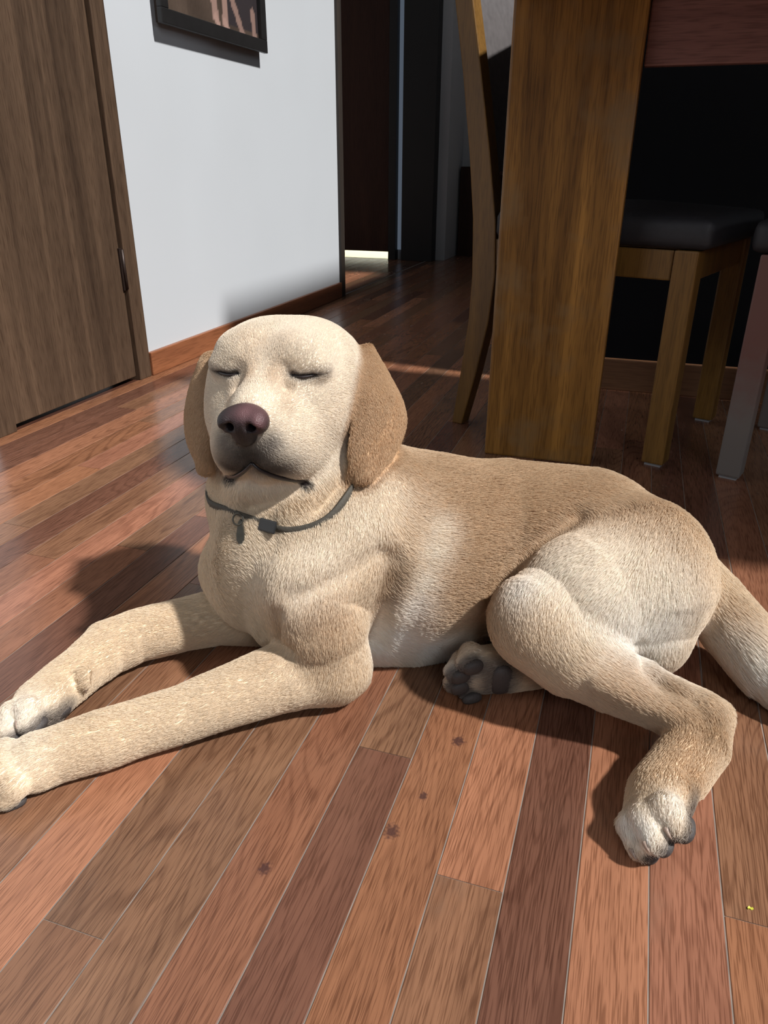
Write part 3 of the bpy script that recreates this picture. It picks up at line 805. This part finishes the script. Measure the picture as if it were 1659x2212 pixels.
# ears: folded leather hanging from the side of the skull
def ear(rows, bulge, thick=0.0050):
    """rows from the root down: (front edge pixel+depth, back edge pixel+depth)"""
    A = np.array([at(*r[0]) for r in rows]); B = np.array([at(*r[1]) for r in rows])
    n = len(rows); us = np.linspace(0, n - 1, 60)
    def interp(Q):
        out = []
        for u in us:
            i = min(int(u), n - 2); t = u - i
            p0, p1, p2, p3 = Q[max(i - 1, 0)], Q[i], Q[i + 1], Q[min(i + 2, n - 1)]
            out.append(0.5 * ((2 * p1) + (-p0 + p2) * t + (2 * p0 - 5 * p1 + 4 * p2 - p3) * t * t + (-p0 + 3 * p1 - 3 * p2 + p3) * t ** 3))
        return np.array(out)
    a, b = interp(A), interp(B)
    P, Rd = [], []
    for i in range(len(us)):
        for t in np.linspace(0, 1, 26):
            s = 4 * t * (1 - t)
            P.append(a[i] * (1 - t) + b[i] * t + np.array(bulge) * s * min(1, (i + 8) / 30))
            Rd.append(thick * (0.62 + 0.38 * min(1, s * 2.2)))
    return np.array(P), np.array(Rd)
# join head and neck, then hang the ears
kk = 0.014
hh = np.maximum(kk - np.abs(fbody.d - fd.d), 0) / kk
fbody.d = np.minimum(fbody.d, fd.d) - hh * hh * kk * 0.25
fd = fbody
EL, rl = ear([((745, 768, .850), (800, 750, .880)), ((764, 812, .826), (830, 806, .884)), ((768, 880, .812), (864, 876, .886)), ((760, 950, .805), (868, 922, .882)), ((756, 1000, .805), (836, 985, .866)), ((762, 1036, .810), (785, 1026, .832))], IT * .016 + IR * .012)
sheet(fd, EL, rl, 0.004)
ER, rr = ear([((462, 770, .868), (446, 782, .900)), ((452, 820, .852), (424, 832, .905)), ((452, 890, .842), (412, 900, .905)), ((452, 950, .835), (418, 950, .895)), ((456, 1005, .835), (442, 985, .870)), ((458, 1018, .838), (448, 1010, .86))], -IR * .008 + IT * .006)
sheet(fd, ER, rr, 0.003)
for P_, sg in ((EL, 1), (ER, -1)):
    FLOW.append((P_[5 * 26 + 13].astype(float), P_[-13].astype(float), .03, unit(P_[-13] - P_[13]), 0.004))
chain(fd, [(h(.060, -.022, .008), .016), (at(768, 782, .856), .010)], 0.012, flow=False)
chain(fd, [(h(-.060, -.022, .008), .016), (at(455, 792, .880), .010)], 0.012, flow=False)

# folds of the throat
groove([(535, 1092), (590, 1082), (640, 1058)], .0015, .018)
groove([(690, 1095), (735, 1040), (745, 985)], .001, .016)
# collar around the neck
CFRONT = [(452, 1078), (500, 1108), (555, 1128), (625, 1150), (700, 1130), (752, 1072)]
CDEP = [surf(*p) or .85 for p in CFRONT]
CDEP[0] = max(CDEP[0], CDEP[1] + .02)
TAGD = min(surf(514, 1125) or .8, surf(522, 1160) or .8) - .004
# rest on the floor
sl, g = fd.sub(LO, HI)
fd.put((slice(None), slice(None), slice(None)), np.broadcast_to(g[2] - 0.0012, fd.n) * 1.0, 0.008, cut=True) if False else None
zz = np.broadcast_to((0.0015 - g[2]).astype(np.float32), fd.n)
hh = np.maximum(0.010 - np.abs(fd.d - zz), 0) / 0.010
fd.d = np.maximum(fd.d, zz) + hh * hh * 0.0025
V, Q = surface_nets(fd)
V = relax(V, Q, 4)
# normals
TRI = np.concatenate([Q[:, [0, 1, 2]], Q[:, [0, 2, 3]]])
fn = np.cross(V[TRI[:, 1]] - V[TRI[:, 0]], V[TRI[:, 2]] - V[TRI[:, 0]])
VN = np.stack([np.bincount(TRI.ravel(), weights=np.repeat(fn[:, i], 3), minlength=len(V)) for i in range(3)], 1)
VN /= np.linalg.norm(VN, axis=1)[:, None] + 1e-12

# ---------------------------------------------------------------- coat colours
BASE = np.array([.79, .66, .50]); TAN = np.array([.57, .40, .25]); CREAM = np.array([.88, .80, .69]); WHITE = np.array([.94, .91, .87])
EARC = np.array([.51, .335, .195]); INK = np.array([.028, .022, .022]); SMOKE = np.array([.16, .13, .12])
SPOTS = [  # (pixel x, y, radius, colour, weight): patches of the coat, laid on the sculpted surface
    (1000, 1010, .11, TAN, .9), (1150, 1030, .10, TAN, .9), (1300, 1060, .09, TAN, .7), (1060, 1180, .08, TAN, .9), (1420, 1130, .07, TAN, .5),
    (1130, 1110, .07, TAN, .9), (1020, 1280, .06, TAN, .8), (960, 1330, .05, TAN, .4), (690, 1330, .05, TAN, .75), (610, 1370, .035, TAN, .6), (860, 1010, .05, TAN, .6), (1000, 1100, .05, TAN, .7),
    (1330, 1310, .07, CREAM, .9), (1420, 1340, .06, WHITE, .95), (1360, 1380, .05, WHITE, .8), (1410, 1240, .06, CREAM, .8), (1220, 1230, .05, CREAM, .8), (1130, 1270, .03, WHITE, .7), (1300, 1180, .05, CREAM, .5),
    (945, 1140, .022, CREAM, .8), (930, 1190, .022, CREAM, .9), (905, 1250, .020, CREAM, 1.0), (880, 1310, .028, WHITE, .7), (850, 1370, .035, WHITE, .95), (920, 1395, .035, WHITE, .95), (980, 1400, .035, WHITE, .95), (810, 1400, .035, WHITE, .95),
    (845, 1232, .020, TAN * .75, .85), (830, 1275, .016, TAN * .8, .7),
    (700, 1200, .045, CREAM, .8), (790, 1120, .040, CREAM, .8), (840, 1060, .035, CREAM, .7), (640, 1270, .035, CREAM, .7), (540, 1200, .06, CREAM, .6),
    (1340, 1490, .045, TAN, .6), (1470, 1580, .045, TAN, .8), (1548, 1570, .035, TAN * .85, .95), (1500, 1680, .03, TAN, .8), (1420, 1650, .03, TAN, .4), (1440, 1480, .02, TAN * .8, .8),
    (1385, 1790, .025, WHITE, .8), (1345, 1780, .018, WHITE, .8), (1460, 1730, .022, WHITE, .7), (1020, 1430, .03, CREAM, .7), (970, 1450, .025, WHITE, .7), (40, 1540, .04, WHITE, .6), (60, 1620, .03, CREAM, .5),
    (1630, 1450, .05, WHITE, .8), (1560, 1380, .035, WHITE, .7), (1580, 1310, .04, TAN, .4),
    (420, 1540, .06, BASE * .93, .5), (640, 1440, .05, BASE * .92, .5),
]
SPOTS = [(at(px, py, surf(px, py) or .9), r, col, w) for px, py, r, col, w in SPOTS]
def coat(P):
    P = np.asarray(P)
    c = np.tile(BASE, (len(P), 1))
    q = P - HO
    x, y, z = q @ HR, q @ HF, q @ HU
    for sp, r, col, w in SPOTS:
        a = w * np.exp(-((P - sp) ** 2).sum(1) / (r * r) * 1.2)
        c = c + (col - c) * a[:, None]
    # head: pale face, tan between the brows and on the cheeks
    head = np.clip((0.115 - np.sqrt((x / 1.0) ** 2 + ((y - .03) * .8) ** 2 + ((z + .02) * .9) ** 2)) / .02, 0, 1)
    c = c + (CREAM * .97 - c) * (head * .85)[:, None]
    def blob(cx, cy, cz, r, col, w, sx=1, sy=1, sz=1, sym=True):
        nonlocal c
        xx = np.abs(x) if sym else x
        a = w * np.exp(-(((xx - cx) / sx) ** 2 + ((y - cy) / sy) ** 2 + ((z - cz) / sz) ** 2) / (r * r))
        c = c + (np.array(col) - c) * a[:, None]
    blob(.0, .07, .055, .020, TAN, .45, 1.6, 1, 1); blob(.014, .088, .012, .014, TAN, .5, .7, 1, 1.6)
    blob(.030, .098, -.012, .016, TAN, .35, .6, 1.3, 1); blob(.055, .045, -.040, .025, TAN, .35)
    # smoky muzzle, black lips, lids
    blob(0, .148, -.060, .028, SMOKE * .28, .99, 1.15, 1.4, .85); blob(.020, .136, -.076, .018, SMOKE * .4, .92, 1.6, 1.2, .75); blob(.024, .140, -.045, .010, SMOKE, .5, 1, 1.2, 1)
    for wx, wy, wz in ((.036, .118, -.050), (.040, .108, -.058), (.034, .114, -.062), (.044, .100, -.052), (.041, .100, -.068), (.047, .090, -.062), (.036, .122, -.056)):
        blob(wx, wy, wz, .0022, SMOKE, .55)
    dl = np.full(len(P), 1.0)
    lip = LIP
    xa = np.abs(x); qa = np.stack([xa, y, z], 1)
    for a, b in zip(lip[:-1], lip[1:]):
        a = np.array(a); ab = np.array(b) - a
        t = np.clip(((qa - a) @ ab) / (ab @ ab), 0, 1)
        dl = np.minimum(dl, np.linalg.norm(qa - a - t[:, None] * ab, axis=1))
    k_ = np.clip(2.2 - dl / .0034, 0, 1)
    c = c + (INK - c) * k_[:, None]
    de = np.full(len(P), 1.0)
    lid = LID
    for a, b in zip(lid[:-1], lid[1:]):
        a = np.array(a); ab = np.array(b) - a
        t = np.clip(((qa - a) @ ab) / (ab @ ab), 0, 1)
        de = np.minimum(de, np.linalg.norm(qa - a - t[:, None] * ab, axis=1))
    k_ = np.clip(1.5 - de / .0032, 0, 1)
    c = c + (INK - c) * k_[:, None]
    k_ = np.clip(1.0 - de / .010, 0, 1) * .45
    c = c + (SMOKE - c) * k_[:, None]
    for E2 in (EL, ER):
        dm = np.full(len(P), 1.0)
        near = np.where(((P > E2.min(0) - .02) & (P < E2.max(0) + .02)).all(1))[0]
        if len(near): dm[near] = near_dist(P[near], E2)
        a = np.clip(1.6 - dm / .010, 0, 1) * .9
        c = c + (EARC - c) * a[:, None]
    for pc, ax, r in PADS:
        qq = P - pc; dd = np.sqrt(sum(((qq @ ax[i]) / (r[i] + .002)) ** 2 for i in range(3)))
        a = np.clip(2.2 - 1.2 * dd, 0, 1) * .8
        c = c + (SMOKE - c) * a[:, None]
    return c

VC = coat(V)
me = mesh_from('body', V, Q)
ca = me.color_attributes.new('coat', 'FLOAT_COLOR', 'POINT')
ca.data.foreach_set('color', np.concatenate([VC, np.ones((len(V), 1))], 1).astype(np.float32).ravel())

def coat_material(name, hair):
    m, nt, b = new_mat(name)
    a = N(nt, 'ShaderNodeAttribute', attribute_name='tint' if hair else 'coat')
    nt.links.new(a.outputs['Color'], b.inputs['Base Color'])
    b.inputs['Roughness'].default_value = 0.50 if hair else 0.8
    b.inputs['Specular IOR Level'].default_value = 0.30 if hair else 0.1
    if hair:                                        # fine pale hair lets light through
        tr = N(nt, 'ShaderNodeBsdfTranslucent'); nt.links.new(a.outputs['Color'], tr.inputs[0])
        mx = N(nt, 'ShaderNodeMixShader'); mx.inputs[0].default_value = 0.45
        nt.links.new(b.outputs[0], mx.inputs[1]); nt.links.new(tr.outputs[0], mx.inputs[2])
        nt.links.new(mx.outputs[0], nt.nodes['Material Output'].inputs[0])
    return m
M_COAT = coat_material('golden_coat_skin', False)
M_HAIR = coat_material('golden_coat_hair', True)

dog_base = np.array([-0.15, 0.75, 0.0])
dog = empty('dog', tuple(dog_base)); tag(dog, 'yellow labrador dog lying on the oak floor with eyes closed', 'dog')
def dpar(o): return par(o, dog)
dpar(link('body', me, M_COAT))

if FUR:
    # ---------------------------------------------------------------- short coat
    N_HAIR = 620000
    rs = np.random.RandomState(11)
    area = 0.5 * np.linalg.norm(fn, axis=1)
    cen = V[TRI].mean(1)
    dens = np.where(cen[:, 2] < 0.004, 0.0, 1.0)
    hq = cen - HO
    hy, hz, hxx = hq @ HF, hq @ HU, hq @ HR
    inhead = (np.sqrt(hxx ** 2 + (hy - .03) ** 2 + hz ** 2) < .13)
    dens = dens * np.where(inhead, 2.2, 1.0)
    tov = unit(CAM - np.array([-.15, .75, .1]))
    fnn = fn / (np.linalg.norm(fn, axis=1)[:, None] + 1e-12)
    dens *= np.where((fnn @ tov) < -0.45, 0.12, 1.0)
    dens *= np.where((hxx / .026) ** 2 + ((hy - .146) / .014) ** 2 + ((hz + .023) / .021) ** 2 < 1, 0.0, 1.0)
    dens *= np.where(VC[TRI].max(2).mean(1) < 0.11, 0.0, 1.0)
    pr = area * dens; pr /= pr.sum()
    ti = rs.choice(len(TRI), N_HAIR, p=pr)
    r1, r2 = np.sqrt(rs.rand(N_HAIR)), rs.rand(N_HAIR)
    bc = np.stack([1 - r1, r1 * (1 - r2), r1 * r2], 1)
    HP = (V[TRI[ti]] * bc[:, :, None]).sum(1)
    HN = (VN[TRI[ti]] * bc[:, :, None]).sum(1); HN /= np.linalg.norm(HN, axis=1)[:, None] + 1e-12
    fl = np.zeros((N_HAIR, 3)); ln = np.zeros(N_HAIR); wt = np.zeros(N_HAIR)
    for a, b, r, u, L in FLOW:
        ab = b - a
        t = np.clip(((HP - a) @ ab) / (ab @ ab + 1e-12), 0, 1)
        d = np.linalg.norm(HP - a - t[:, None] * ab, axis=1) - r
        w = np.exp(-np.maximum(d, 0) / 0.012) + 1e-9
        w *= 1.0 / (0.02 + r)
        fl += w[:, None] * u; ln += w * L; wt += w
    ln /= wt
    def vnoise(P, s, seed):
        """smooth pseudo-noise vector field"""
        r = np.random.RandomState(seed); out = np.zeros((len(P), 3))
        for _ in range(6):
            k = r.normal(size=3) * s; ph = r.uniform(0, 6.28); out += np.sin(P @ k + ph)[:, None] * r.normal(size=3)
        return out / 2.4
    fl = fl / (np.linalg.norm(fl, axis=1)[:, None] + 1e-9)
    fl = fl + 0.10 * vnoise(HP, 40, 1) + 0.03 * vnoise(HP, 170, 2) + 0.10 * rs.normal(size=fl.shape)
    fl = fl - HN * (fl * HN).sum(1)[:, None]; fl /= np.linalg.norm(fl, axis=1)[:, None] + 1e-9
    HC = coat(HP)
    ink = HC.max(1) < 0.12
    ln = ln * (0.75 + 0.5 * rs.rand(N_HAIR)); ln[ink] *= 0.35
    lift = 0.13 + 0.0006 / np.maximum(ln, .002) + 0.08 * rs.rand(N_HAIR) + 0.03 * np.clip(vnoise(HP, 120, 5)[:, 0], -1, 1)
    ss = np.array([0, .3, .65, 1.0])
    PTS = HP[:, None, :] - HN[:, None, :] * .0003 + fl[:, None, :] * (ln[:, None] * ss[None])[:, :, None] * 0.95 + HN[:, None, :] * (ln * lift)[:, None, None] * np.array([0, .55, .95, 1.05])[None, :, None]
    PTS[:, :, 2] = np.maximum(PTS[:, :, 2], 0.0008)
    cv = bpy.data.hair_curves.new('fur')
    cv.add_curves([4] * N_HAIR)
    cv.attributes['position'].data.foreach_set('vector', PTS.astype(np.float32).ravel())
    ra = cv.attributes.get('radius') or cv.attributes.new('radius', 'FLOAT', 'POINT')
    rad = np.tile(np.array([.00024, .00022, .00017, .00006]), (N_HAIR, 1)) * (0.8 + 0.5 * rs.rand(N_HAIR, 1))
    ra.data.foreach_set('value', rad.astype(np.float32).ravel())
    jit = 0.90 + 0.20 * rs.rand(N_HAIR, 1)
    HC = np.clip(HC * jit * np.where(rs.rand(N_HAIR, 1) < .12, 1.12, 1.0), 0, .95)
    ta = cv.attributes.new('tint', 'FLOAT_COLOR', 'CURVE')
    ta.data.foreach_set('color', np.concatenate([HC, np.ones((N_HAIR, 1))], 1).astype(np.float32).ravel())
    cv.materials.append(M_HAIR)
    fur = bpy.data.objects.new('fur', cv); COL.objects.link(fur); par(fur, dog); fur['kind'] = 'stuff'


# ---------------------------------------------------------------- nose
fn_ = Field(HO + HF * .14 - .05, HO + HF * .14 + .05, 0.0012)
def nx(x, y, z, rx, ry, rz, k, cut=False):
    ell(fn_, h(x, y, z), (rx, ry, rz), HAX, k, cut)
NY, NZ = .145, -.021
nx(0, NY - .006, NZ + .002, .0205, .0165, .0130, .004)
for s_ in (-1, 1):
    nx(s_ * .0150, NY + .0005, NZ - .0015, .0110, .0140, .0115, .006)
nx(0, NY + .002, NZ - .004, .0120, .0125, .0130, .006)
nx(0, NY - .001, NZ - .016, .0115, .0105, .0110, .007)
for s_ in (-1, 1):
    chain(fn_, [(h(s_ * .0100, NY + .0140, NZ - .0040), .0046), (h(s_ * .0150, NY + .0130, NZ - .0065), .0042), (h(s_ * .0215, NY + .0080, NZ - .0100), .0022), (h(s_ * .0255, NY + .002, NZ - .0115), .0010)], .003, cut=True, flow=False)
    chain(fn_, [(h(s_ * .0115, NY + .014, NZ - .0050), .0042), (h(s_ * .0105, NY + .001, NZ - .004), .0038)], .002, cut=True, flow=False)
chain(fn_, [(h(0, NY + .0155, NZ - .001), .0004), (h(0, NY + .0115, NZ - .026), .0009)], .0035, cut=True, flow=False)
NV, NQ = surface_nets(fn_); NV = relax(NV, NQ, 3)
me = mesh_from('nose', NV, NQ)
q = NV - HO; nxx, nyy, nzz = q @ HR, q @ HF, q @ HU
pink = np.exp(-(((nxx - .005) / .013) ** 2 + ((nzz - (NZ + .010)) / .008) ** 2)) + np.exp(-(((nxx - .0195) / .006) ** 2 + ((nzz - (NZ + .001)) / .009) ** 2))
pink = np.clip(pink, 0, 1) * .9
ink_ = np.array([.016, .011, .012])
nc = ink_ + (np.array([.125, .058, .062]) - ink_) * pink[:, None]
ca = me.color_attributes.new('coat', 'FLOAT_COLOR', 'POINT')
ca.data.foreach_set('color', np.concatenate([nc, np.ones((len(NV), 1))], 1).astype(np.float32).ravel())
M_NOSE, nt, b = new_mat('nose_leather')
a_ = N(nt, 'ShaderNodeAttribute', attribute_name='coat'); nt.links.new(a_.outputs['Color'], b.inputs['Base Color'])
b.inputs['Roughness'].default_value = 0.5; b.inputs['Specular IOR Level'].default_value = 0.4
tc = N(nt, 'ShaderNodeTexCoord'); vo = N(nt, 'ShaderNodeTexVoronoi'); vo.inputs['Scale'].default_value = 900
nt.links.new(tc.outputs['Object'], vo.inputs['Vector']); bump(nt, b, vo.outputs['Distance'], 0.6, 0.0006)
o = dpar(link('nose', me, M_NOSE)); o['label'] = 'pinkish brown nose with dark nostrils'

# ---------------------------------------------------------------- closed lids and the dark corner of the lips
M_RIM = plain('dark_skin', (0.022, 0.016, 0.016), 0.35, var=0.3, scale=300)
def tube(name, pts, rads, mat, seg=8):
    bm = bmesh.new(); rows = []
    P = np.array(pts, float)
    # smooth the path
    n = len(P); us = np.linspace(0, n - 1, 4 * n)
    C = []
    for u in us:
        i = min(int(u), n - 2); t = u - i
        p0, p1, p2, p3 = P[max(i - 1, 0)], P[i], P[i + 1], P[min(i + 2, n - 1)]
        C.append(0.5 * ((2 * p1) + (-p0 + p2) * t + (2 * p0 - 5 * p1 + 4 * p2 - p3) * t * t + (-p0 + 3 * p1 - 3 * p2 + p3) * t ** 3))
    C = np.array(C); R2 = np.interp(us, range(n), rads)
    for i, c in enumerate(C):
        d = unit(C[min(i + 1, len(C) - 1)] - C[max(i - 1, 0)]); s1 = unit(np.cross(d, HU + .01)); s2 = np.cross(d, s1)
        rows.append([bm.verts.new(c + (s1 * math.cos(a) + s2 * math.sin(a)) * R2[i]) for a in np.linspace(0, 2 * math.pi, seg + 1)[:-1]])
    for i in range(len(rows) - 1):
        for j in range(seg):
            bm.faces.new((rows[i][j], rows[i][(j + 1) % seg], rows[i + 1][(j + 1) % seg], rows[i + 1][j]))
    bm.faces.new(rows[0][::-1]); bm.faces.new(rows[-1])
    bmesh.ops.recalc_face_normals(bm, faces=bm.faces[:])
    me = bpy.data.meshes.new(name); bm.to_mesh(me); bm.free()
    return link(name, me, mat, smooth=True)
for s_ in (-1, 1):
    o = dpar(tube('eyelid', [h(s_ * x, y - .0004, z) for x, y, z in LID], (.0008, .0019, .0017, .0006), M_RIM)); o['label'] = 'dark rim of a closed eye'
    o = dpar(tube('lip', [h(s_ * x, y - q_, z + .001) for (x, y, z), q_ in zip(LIP, (.007, .0065, .0060, .0045, .0020))], (.0020, .0022, .0026, .0038, .0080), M_RIM)); o['label'] = 'black edge of the lips'

# ---------------------------------------------------------------- pads, claws
M_PADM = plain('grey_paw_pad', (0.052, 0.044, 0.042), 0.65, var=0.25, scale=500, bumpy=0.4)
M_CLAW = plain('horn_claw', (0.34, 0.25, 0.20), 0.30, var=0.2, scale=200)
for pc, ax, r in PADS:
    bm = bmesh.new(); bmesh.ops.create_icosphere(bm, subdivisions=3, radius=1.0)
    A = np.array(ax)
    for v in bm.verts:
        p = np.array(v.co); p = np.sign(p) * np.abs(p) ** 0.85
        v.co = pc + A.T @ (p * r)
        if v.co.z < 0.0006: v.co.z = 0.0006
    me = bpy.data.meshes.new('paw_pad'); bm.to_mesh(me); bm.free()
    dpar(link('paw_pad', me, M_PADM, smooth=True))
for base, f, n, L, r in CLAWS:
    bm = bmesh.new(); rings = []
    s_ = np.cross(f, n); s_ /= np.linalg.norm(s_) + 1e-9; n2 = np.cross(s_, f)
    for i in range(7):
        t = i / 6
        c_ = base + f * L * t - n2 * L * .35 * t * t
        rr_ = r * (1 - t) ** 0.7 * 1.0 + .0002
        rings.append([bm.verts.new(c_ + (s_ * math.cos(a) * .8 + n2 * math.sin(a)) * rr_) for a in np.linspace(0, 2 * math.pi, 9)[:-1]])
    for i in range(6):
        for j in range(8):
            bm.faces.new((rings[i][j], rings[i][(j + 1) % 8], rings[i + 1][(j + 1) % 8], rings[i + 1][j]))
    bm.faces.new(rings[0][::-1]); bm.faces.new(rings[-1])
    for v in bm.verts:
        if v.co.z < 0.0006: v.co.z = 0.0006
    me = bpy.data.meshes.new('claw'); bm.to_mesh(me); bm.free()
    dpar(link('claw', me, M_CLAW, smooth=True))

# ================================================================ COLLAR
M_STRAP = plain('olive_webbing', (0.060, 0.052, 0.040), 0.75, var=0.3, scale=400, bumpy=0.4)
M_BUCKLE = plain('dark_plastic_buckle', (0.02, 0.02, 0.02), 0.4)
M_TAGM = plain('dull_metal_tag', (0.10, 0.095, 0.08), 0.35, metal=0.7, var=0.2, scale=200)
col = empty('dog_collar', tuple(at(620, 1090, .86))); tag(col, 'dark webbing dog collar with hanging tag half hidden in neck fur', 'collar')
CP = [(x, y, d + .0015) for (x, y), d in zip(CFRONT, CDEP)] + [(785, 1010, CDEP[-1] + .05), (770, 950, .955), (690, 925, .980), (580, 940, .975), (490, 1000, .935)]
CW = np.array([at(*p) for p in CP]); cc = CW.mean(0)
n_ = len(CW); ring = []
for u in np.linspace(0, n_, 97)[:-1]:
    i = int(u); t = u - i
    p0, p1, p2, p3 = (CW[(i + k) % n_] for k in (-1, 0, 1, 2))
    ring.append(0.5 * ((2 * p1) + (-p0 + p2) * t + (2 * p0 - 5 * p1 + 4 * p2 - p3) * t * t + (-p0 + 3 * p1 - 3 * p2 + p3) * t ** 3))
ring = np.array(ring)
_, _, vt = np.linalg.svd(ring - ring.mean(0)); axis = vt[2] if vt[2][2] > 0 else -vt[2]
bm = bmesh.new(); rows = []
for p in ring:
    out = unit((p - ring.mean(0)) - axis * ((p - ring.mean(0)) @ axis))
    rows.append([bm.verts.new(p + out * a + axis * b) for a, b in ((0, -.0075), (.0026, -.0075), (.0030, 0), (.0026, .0075), (0, .0075))])
for i in range(len(rows)):
    A, B = rows[i], rows[(i + 1) % len(rows)]
    for j in range(5):
        bm.faces.new((A[j], A[(j + 1) % 5], B[(j + 1) % 5], B[j]))
bmesh.ops.recalc_face_normals(bm, faces=bm.faces[:])
me = bpy.data.meshes.new('strap'); bm.to_mesh(me); bm.free(); par(link('strap', me, M_STRAP, smooth=True), col)
def oriented_box(name, c, ax, r, mat, bev):
    bm = bmesh.new(); bm_box(bm, (-r[0], -r[1], -r[2]), (r[0], r[1], r[2]))
    bmesh.ops.bevel(bm, geom=bm.edges[:], offset=bev, segments=2, profile=.6, affect='EDGES')
    A = np.array(ax)
    for v in bm.verts: v.co = np.array(c) + A.T @ np.array(v.co)
    me = bpy.data.meshes.new(name); bm.to_mesh(me); bm.free()
    return link(name, me, mat)
_t = unit(at(600, 1143, CDEP[3]) - at(555, 1130, CDEP[2])); _o = unit(IT)
par(oriented_box('buckle', at(578, 1136, (CDEP[2] + CDEP[3]) / 2 - .003), (_t, _o, np.cross(_t, _o)), (.013, .0035, .0085), M_BUCKLE, .002), col)
def torus(name, c, ax, R_, r_, mat, sx=1.0):
    bm = bmesh.new(); A = np.array(ax); rows = []
    for a in np.linspace(0, 2 * math.pi, 25)[:-1]:
        row = []
        for b in np.linspace(0, 2 * math.pi, 9)[:-1]:
            q = np.array([(R_ + r_ * math.cos(b)) * math.cos(a) * sx, r_ * math.sin(b), (R_ + r_ * math.cos(b)) * math.sin(a)])
            row.append(bm.verts.new(np.array(c) + A.T @ q))
        rows.append(row)
    for i in range(24):
        for j in range(8):
            bm.faces.new((rows[i][j], rows[(i + 1) % 24][j], rows[(i + 1) % 24][(j + 1) % 8], rows[i][(j + 1) % 8]))
    bmesh.ops.recalc_face_normals(bm, faces=bm.faces[:])
    me = bpy.data.meshes.new(name); bm.to_mesh(me); bm.free()
    return link(name, me, mat, smooth=True)
par(torus('ring', at(514, 1122, TAGD), (unit(IR + .3 * IT), unit(IT), unit(IU)), .0062, .0011, M_TAGM), col)
bm = bmesh.new(); tc_ = at(520, 1147, TAGD)
prof = [(0, .013), (.0022, .010), (.0036, .003), (.0046, -.005), (.0042, -.010), (.0022, -.0135), (0, -.0145)]
out_ = prof + [(-x, z) for x, z in prof[-2:0:-1]]
tx, ty, tz = unit(IR + .3 * IT), unit(IT - .3 * IR), unit(IU)
A = [bm.verts.new(tc_ + tx * x + tz * z + ty * .0014) for x, z in out_]; B = [bm.verts.new(tc_ + tx * x + tz * z - ty * .0014) for x, z in out_]
bm.faces.new(A); bm.faces.new(B[::-1])
for i in range(len(A)): bm.faces.new((A[i], B[i], B[(i + 1) % len(A)], A[(i + 1) % len(A)]))
bmesh.ops.recalc_face_normals(bm, faces=bm.faces[:])
me = bpy.data.meshes.new('pendant'); bm.to_mesh(me); bm.free(); par(link('pendant', me, M_TAGM), col)

# ================================================================ SCRAP ON THE FLOOR
m_y = plain('yellow_scrap', (0.62, 0.62, 0.06), 0.6, var=0.2, scale=300)
c0 = on_floor(1620, 1963, 0.0)
bm = bmesh.new()
out = [(-.0024, -.0005), (-.001, .0014), (.0006, .0008), (.0022, .0016), (.0026, -.0002), (.0008, -.0012), (-.0008, -.0004), (-.0016, -.0016)]
A = [bm.verts.new((c0[0] + x, c0[1] + y, 0.0003)) for x, y in out]
B = [bm.verts.new((c0[0] + x * .9, c0[1] + y * .9, 0.0012 + .0005 * math.sin(i * 2))) for i, (x, y) in enumerate(out)]
bm.faces.new(A); bm.faces.new(B[::-1])
for i in range(8): bm.faces.new((A[i], B[i], B[(i + 1) % 8], A[(i + 1) % 8]))
bmesh.ops.recalc_face_normals(bm, faces=bm.faces[:])
me = bpy.data.meshes.new('yellow_scrap'); bm.to_mesh(me); bm.free()
tag(link('yellow_scrap', me, m_y), 'tiny bright yellow scrap lying on the floor boards', 'scrap')
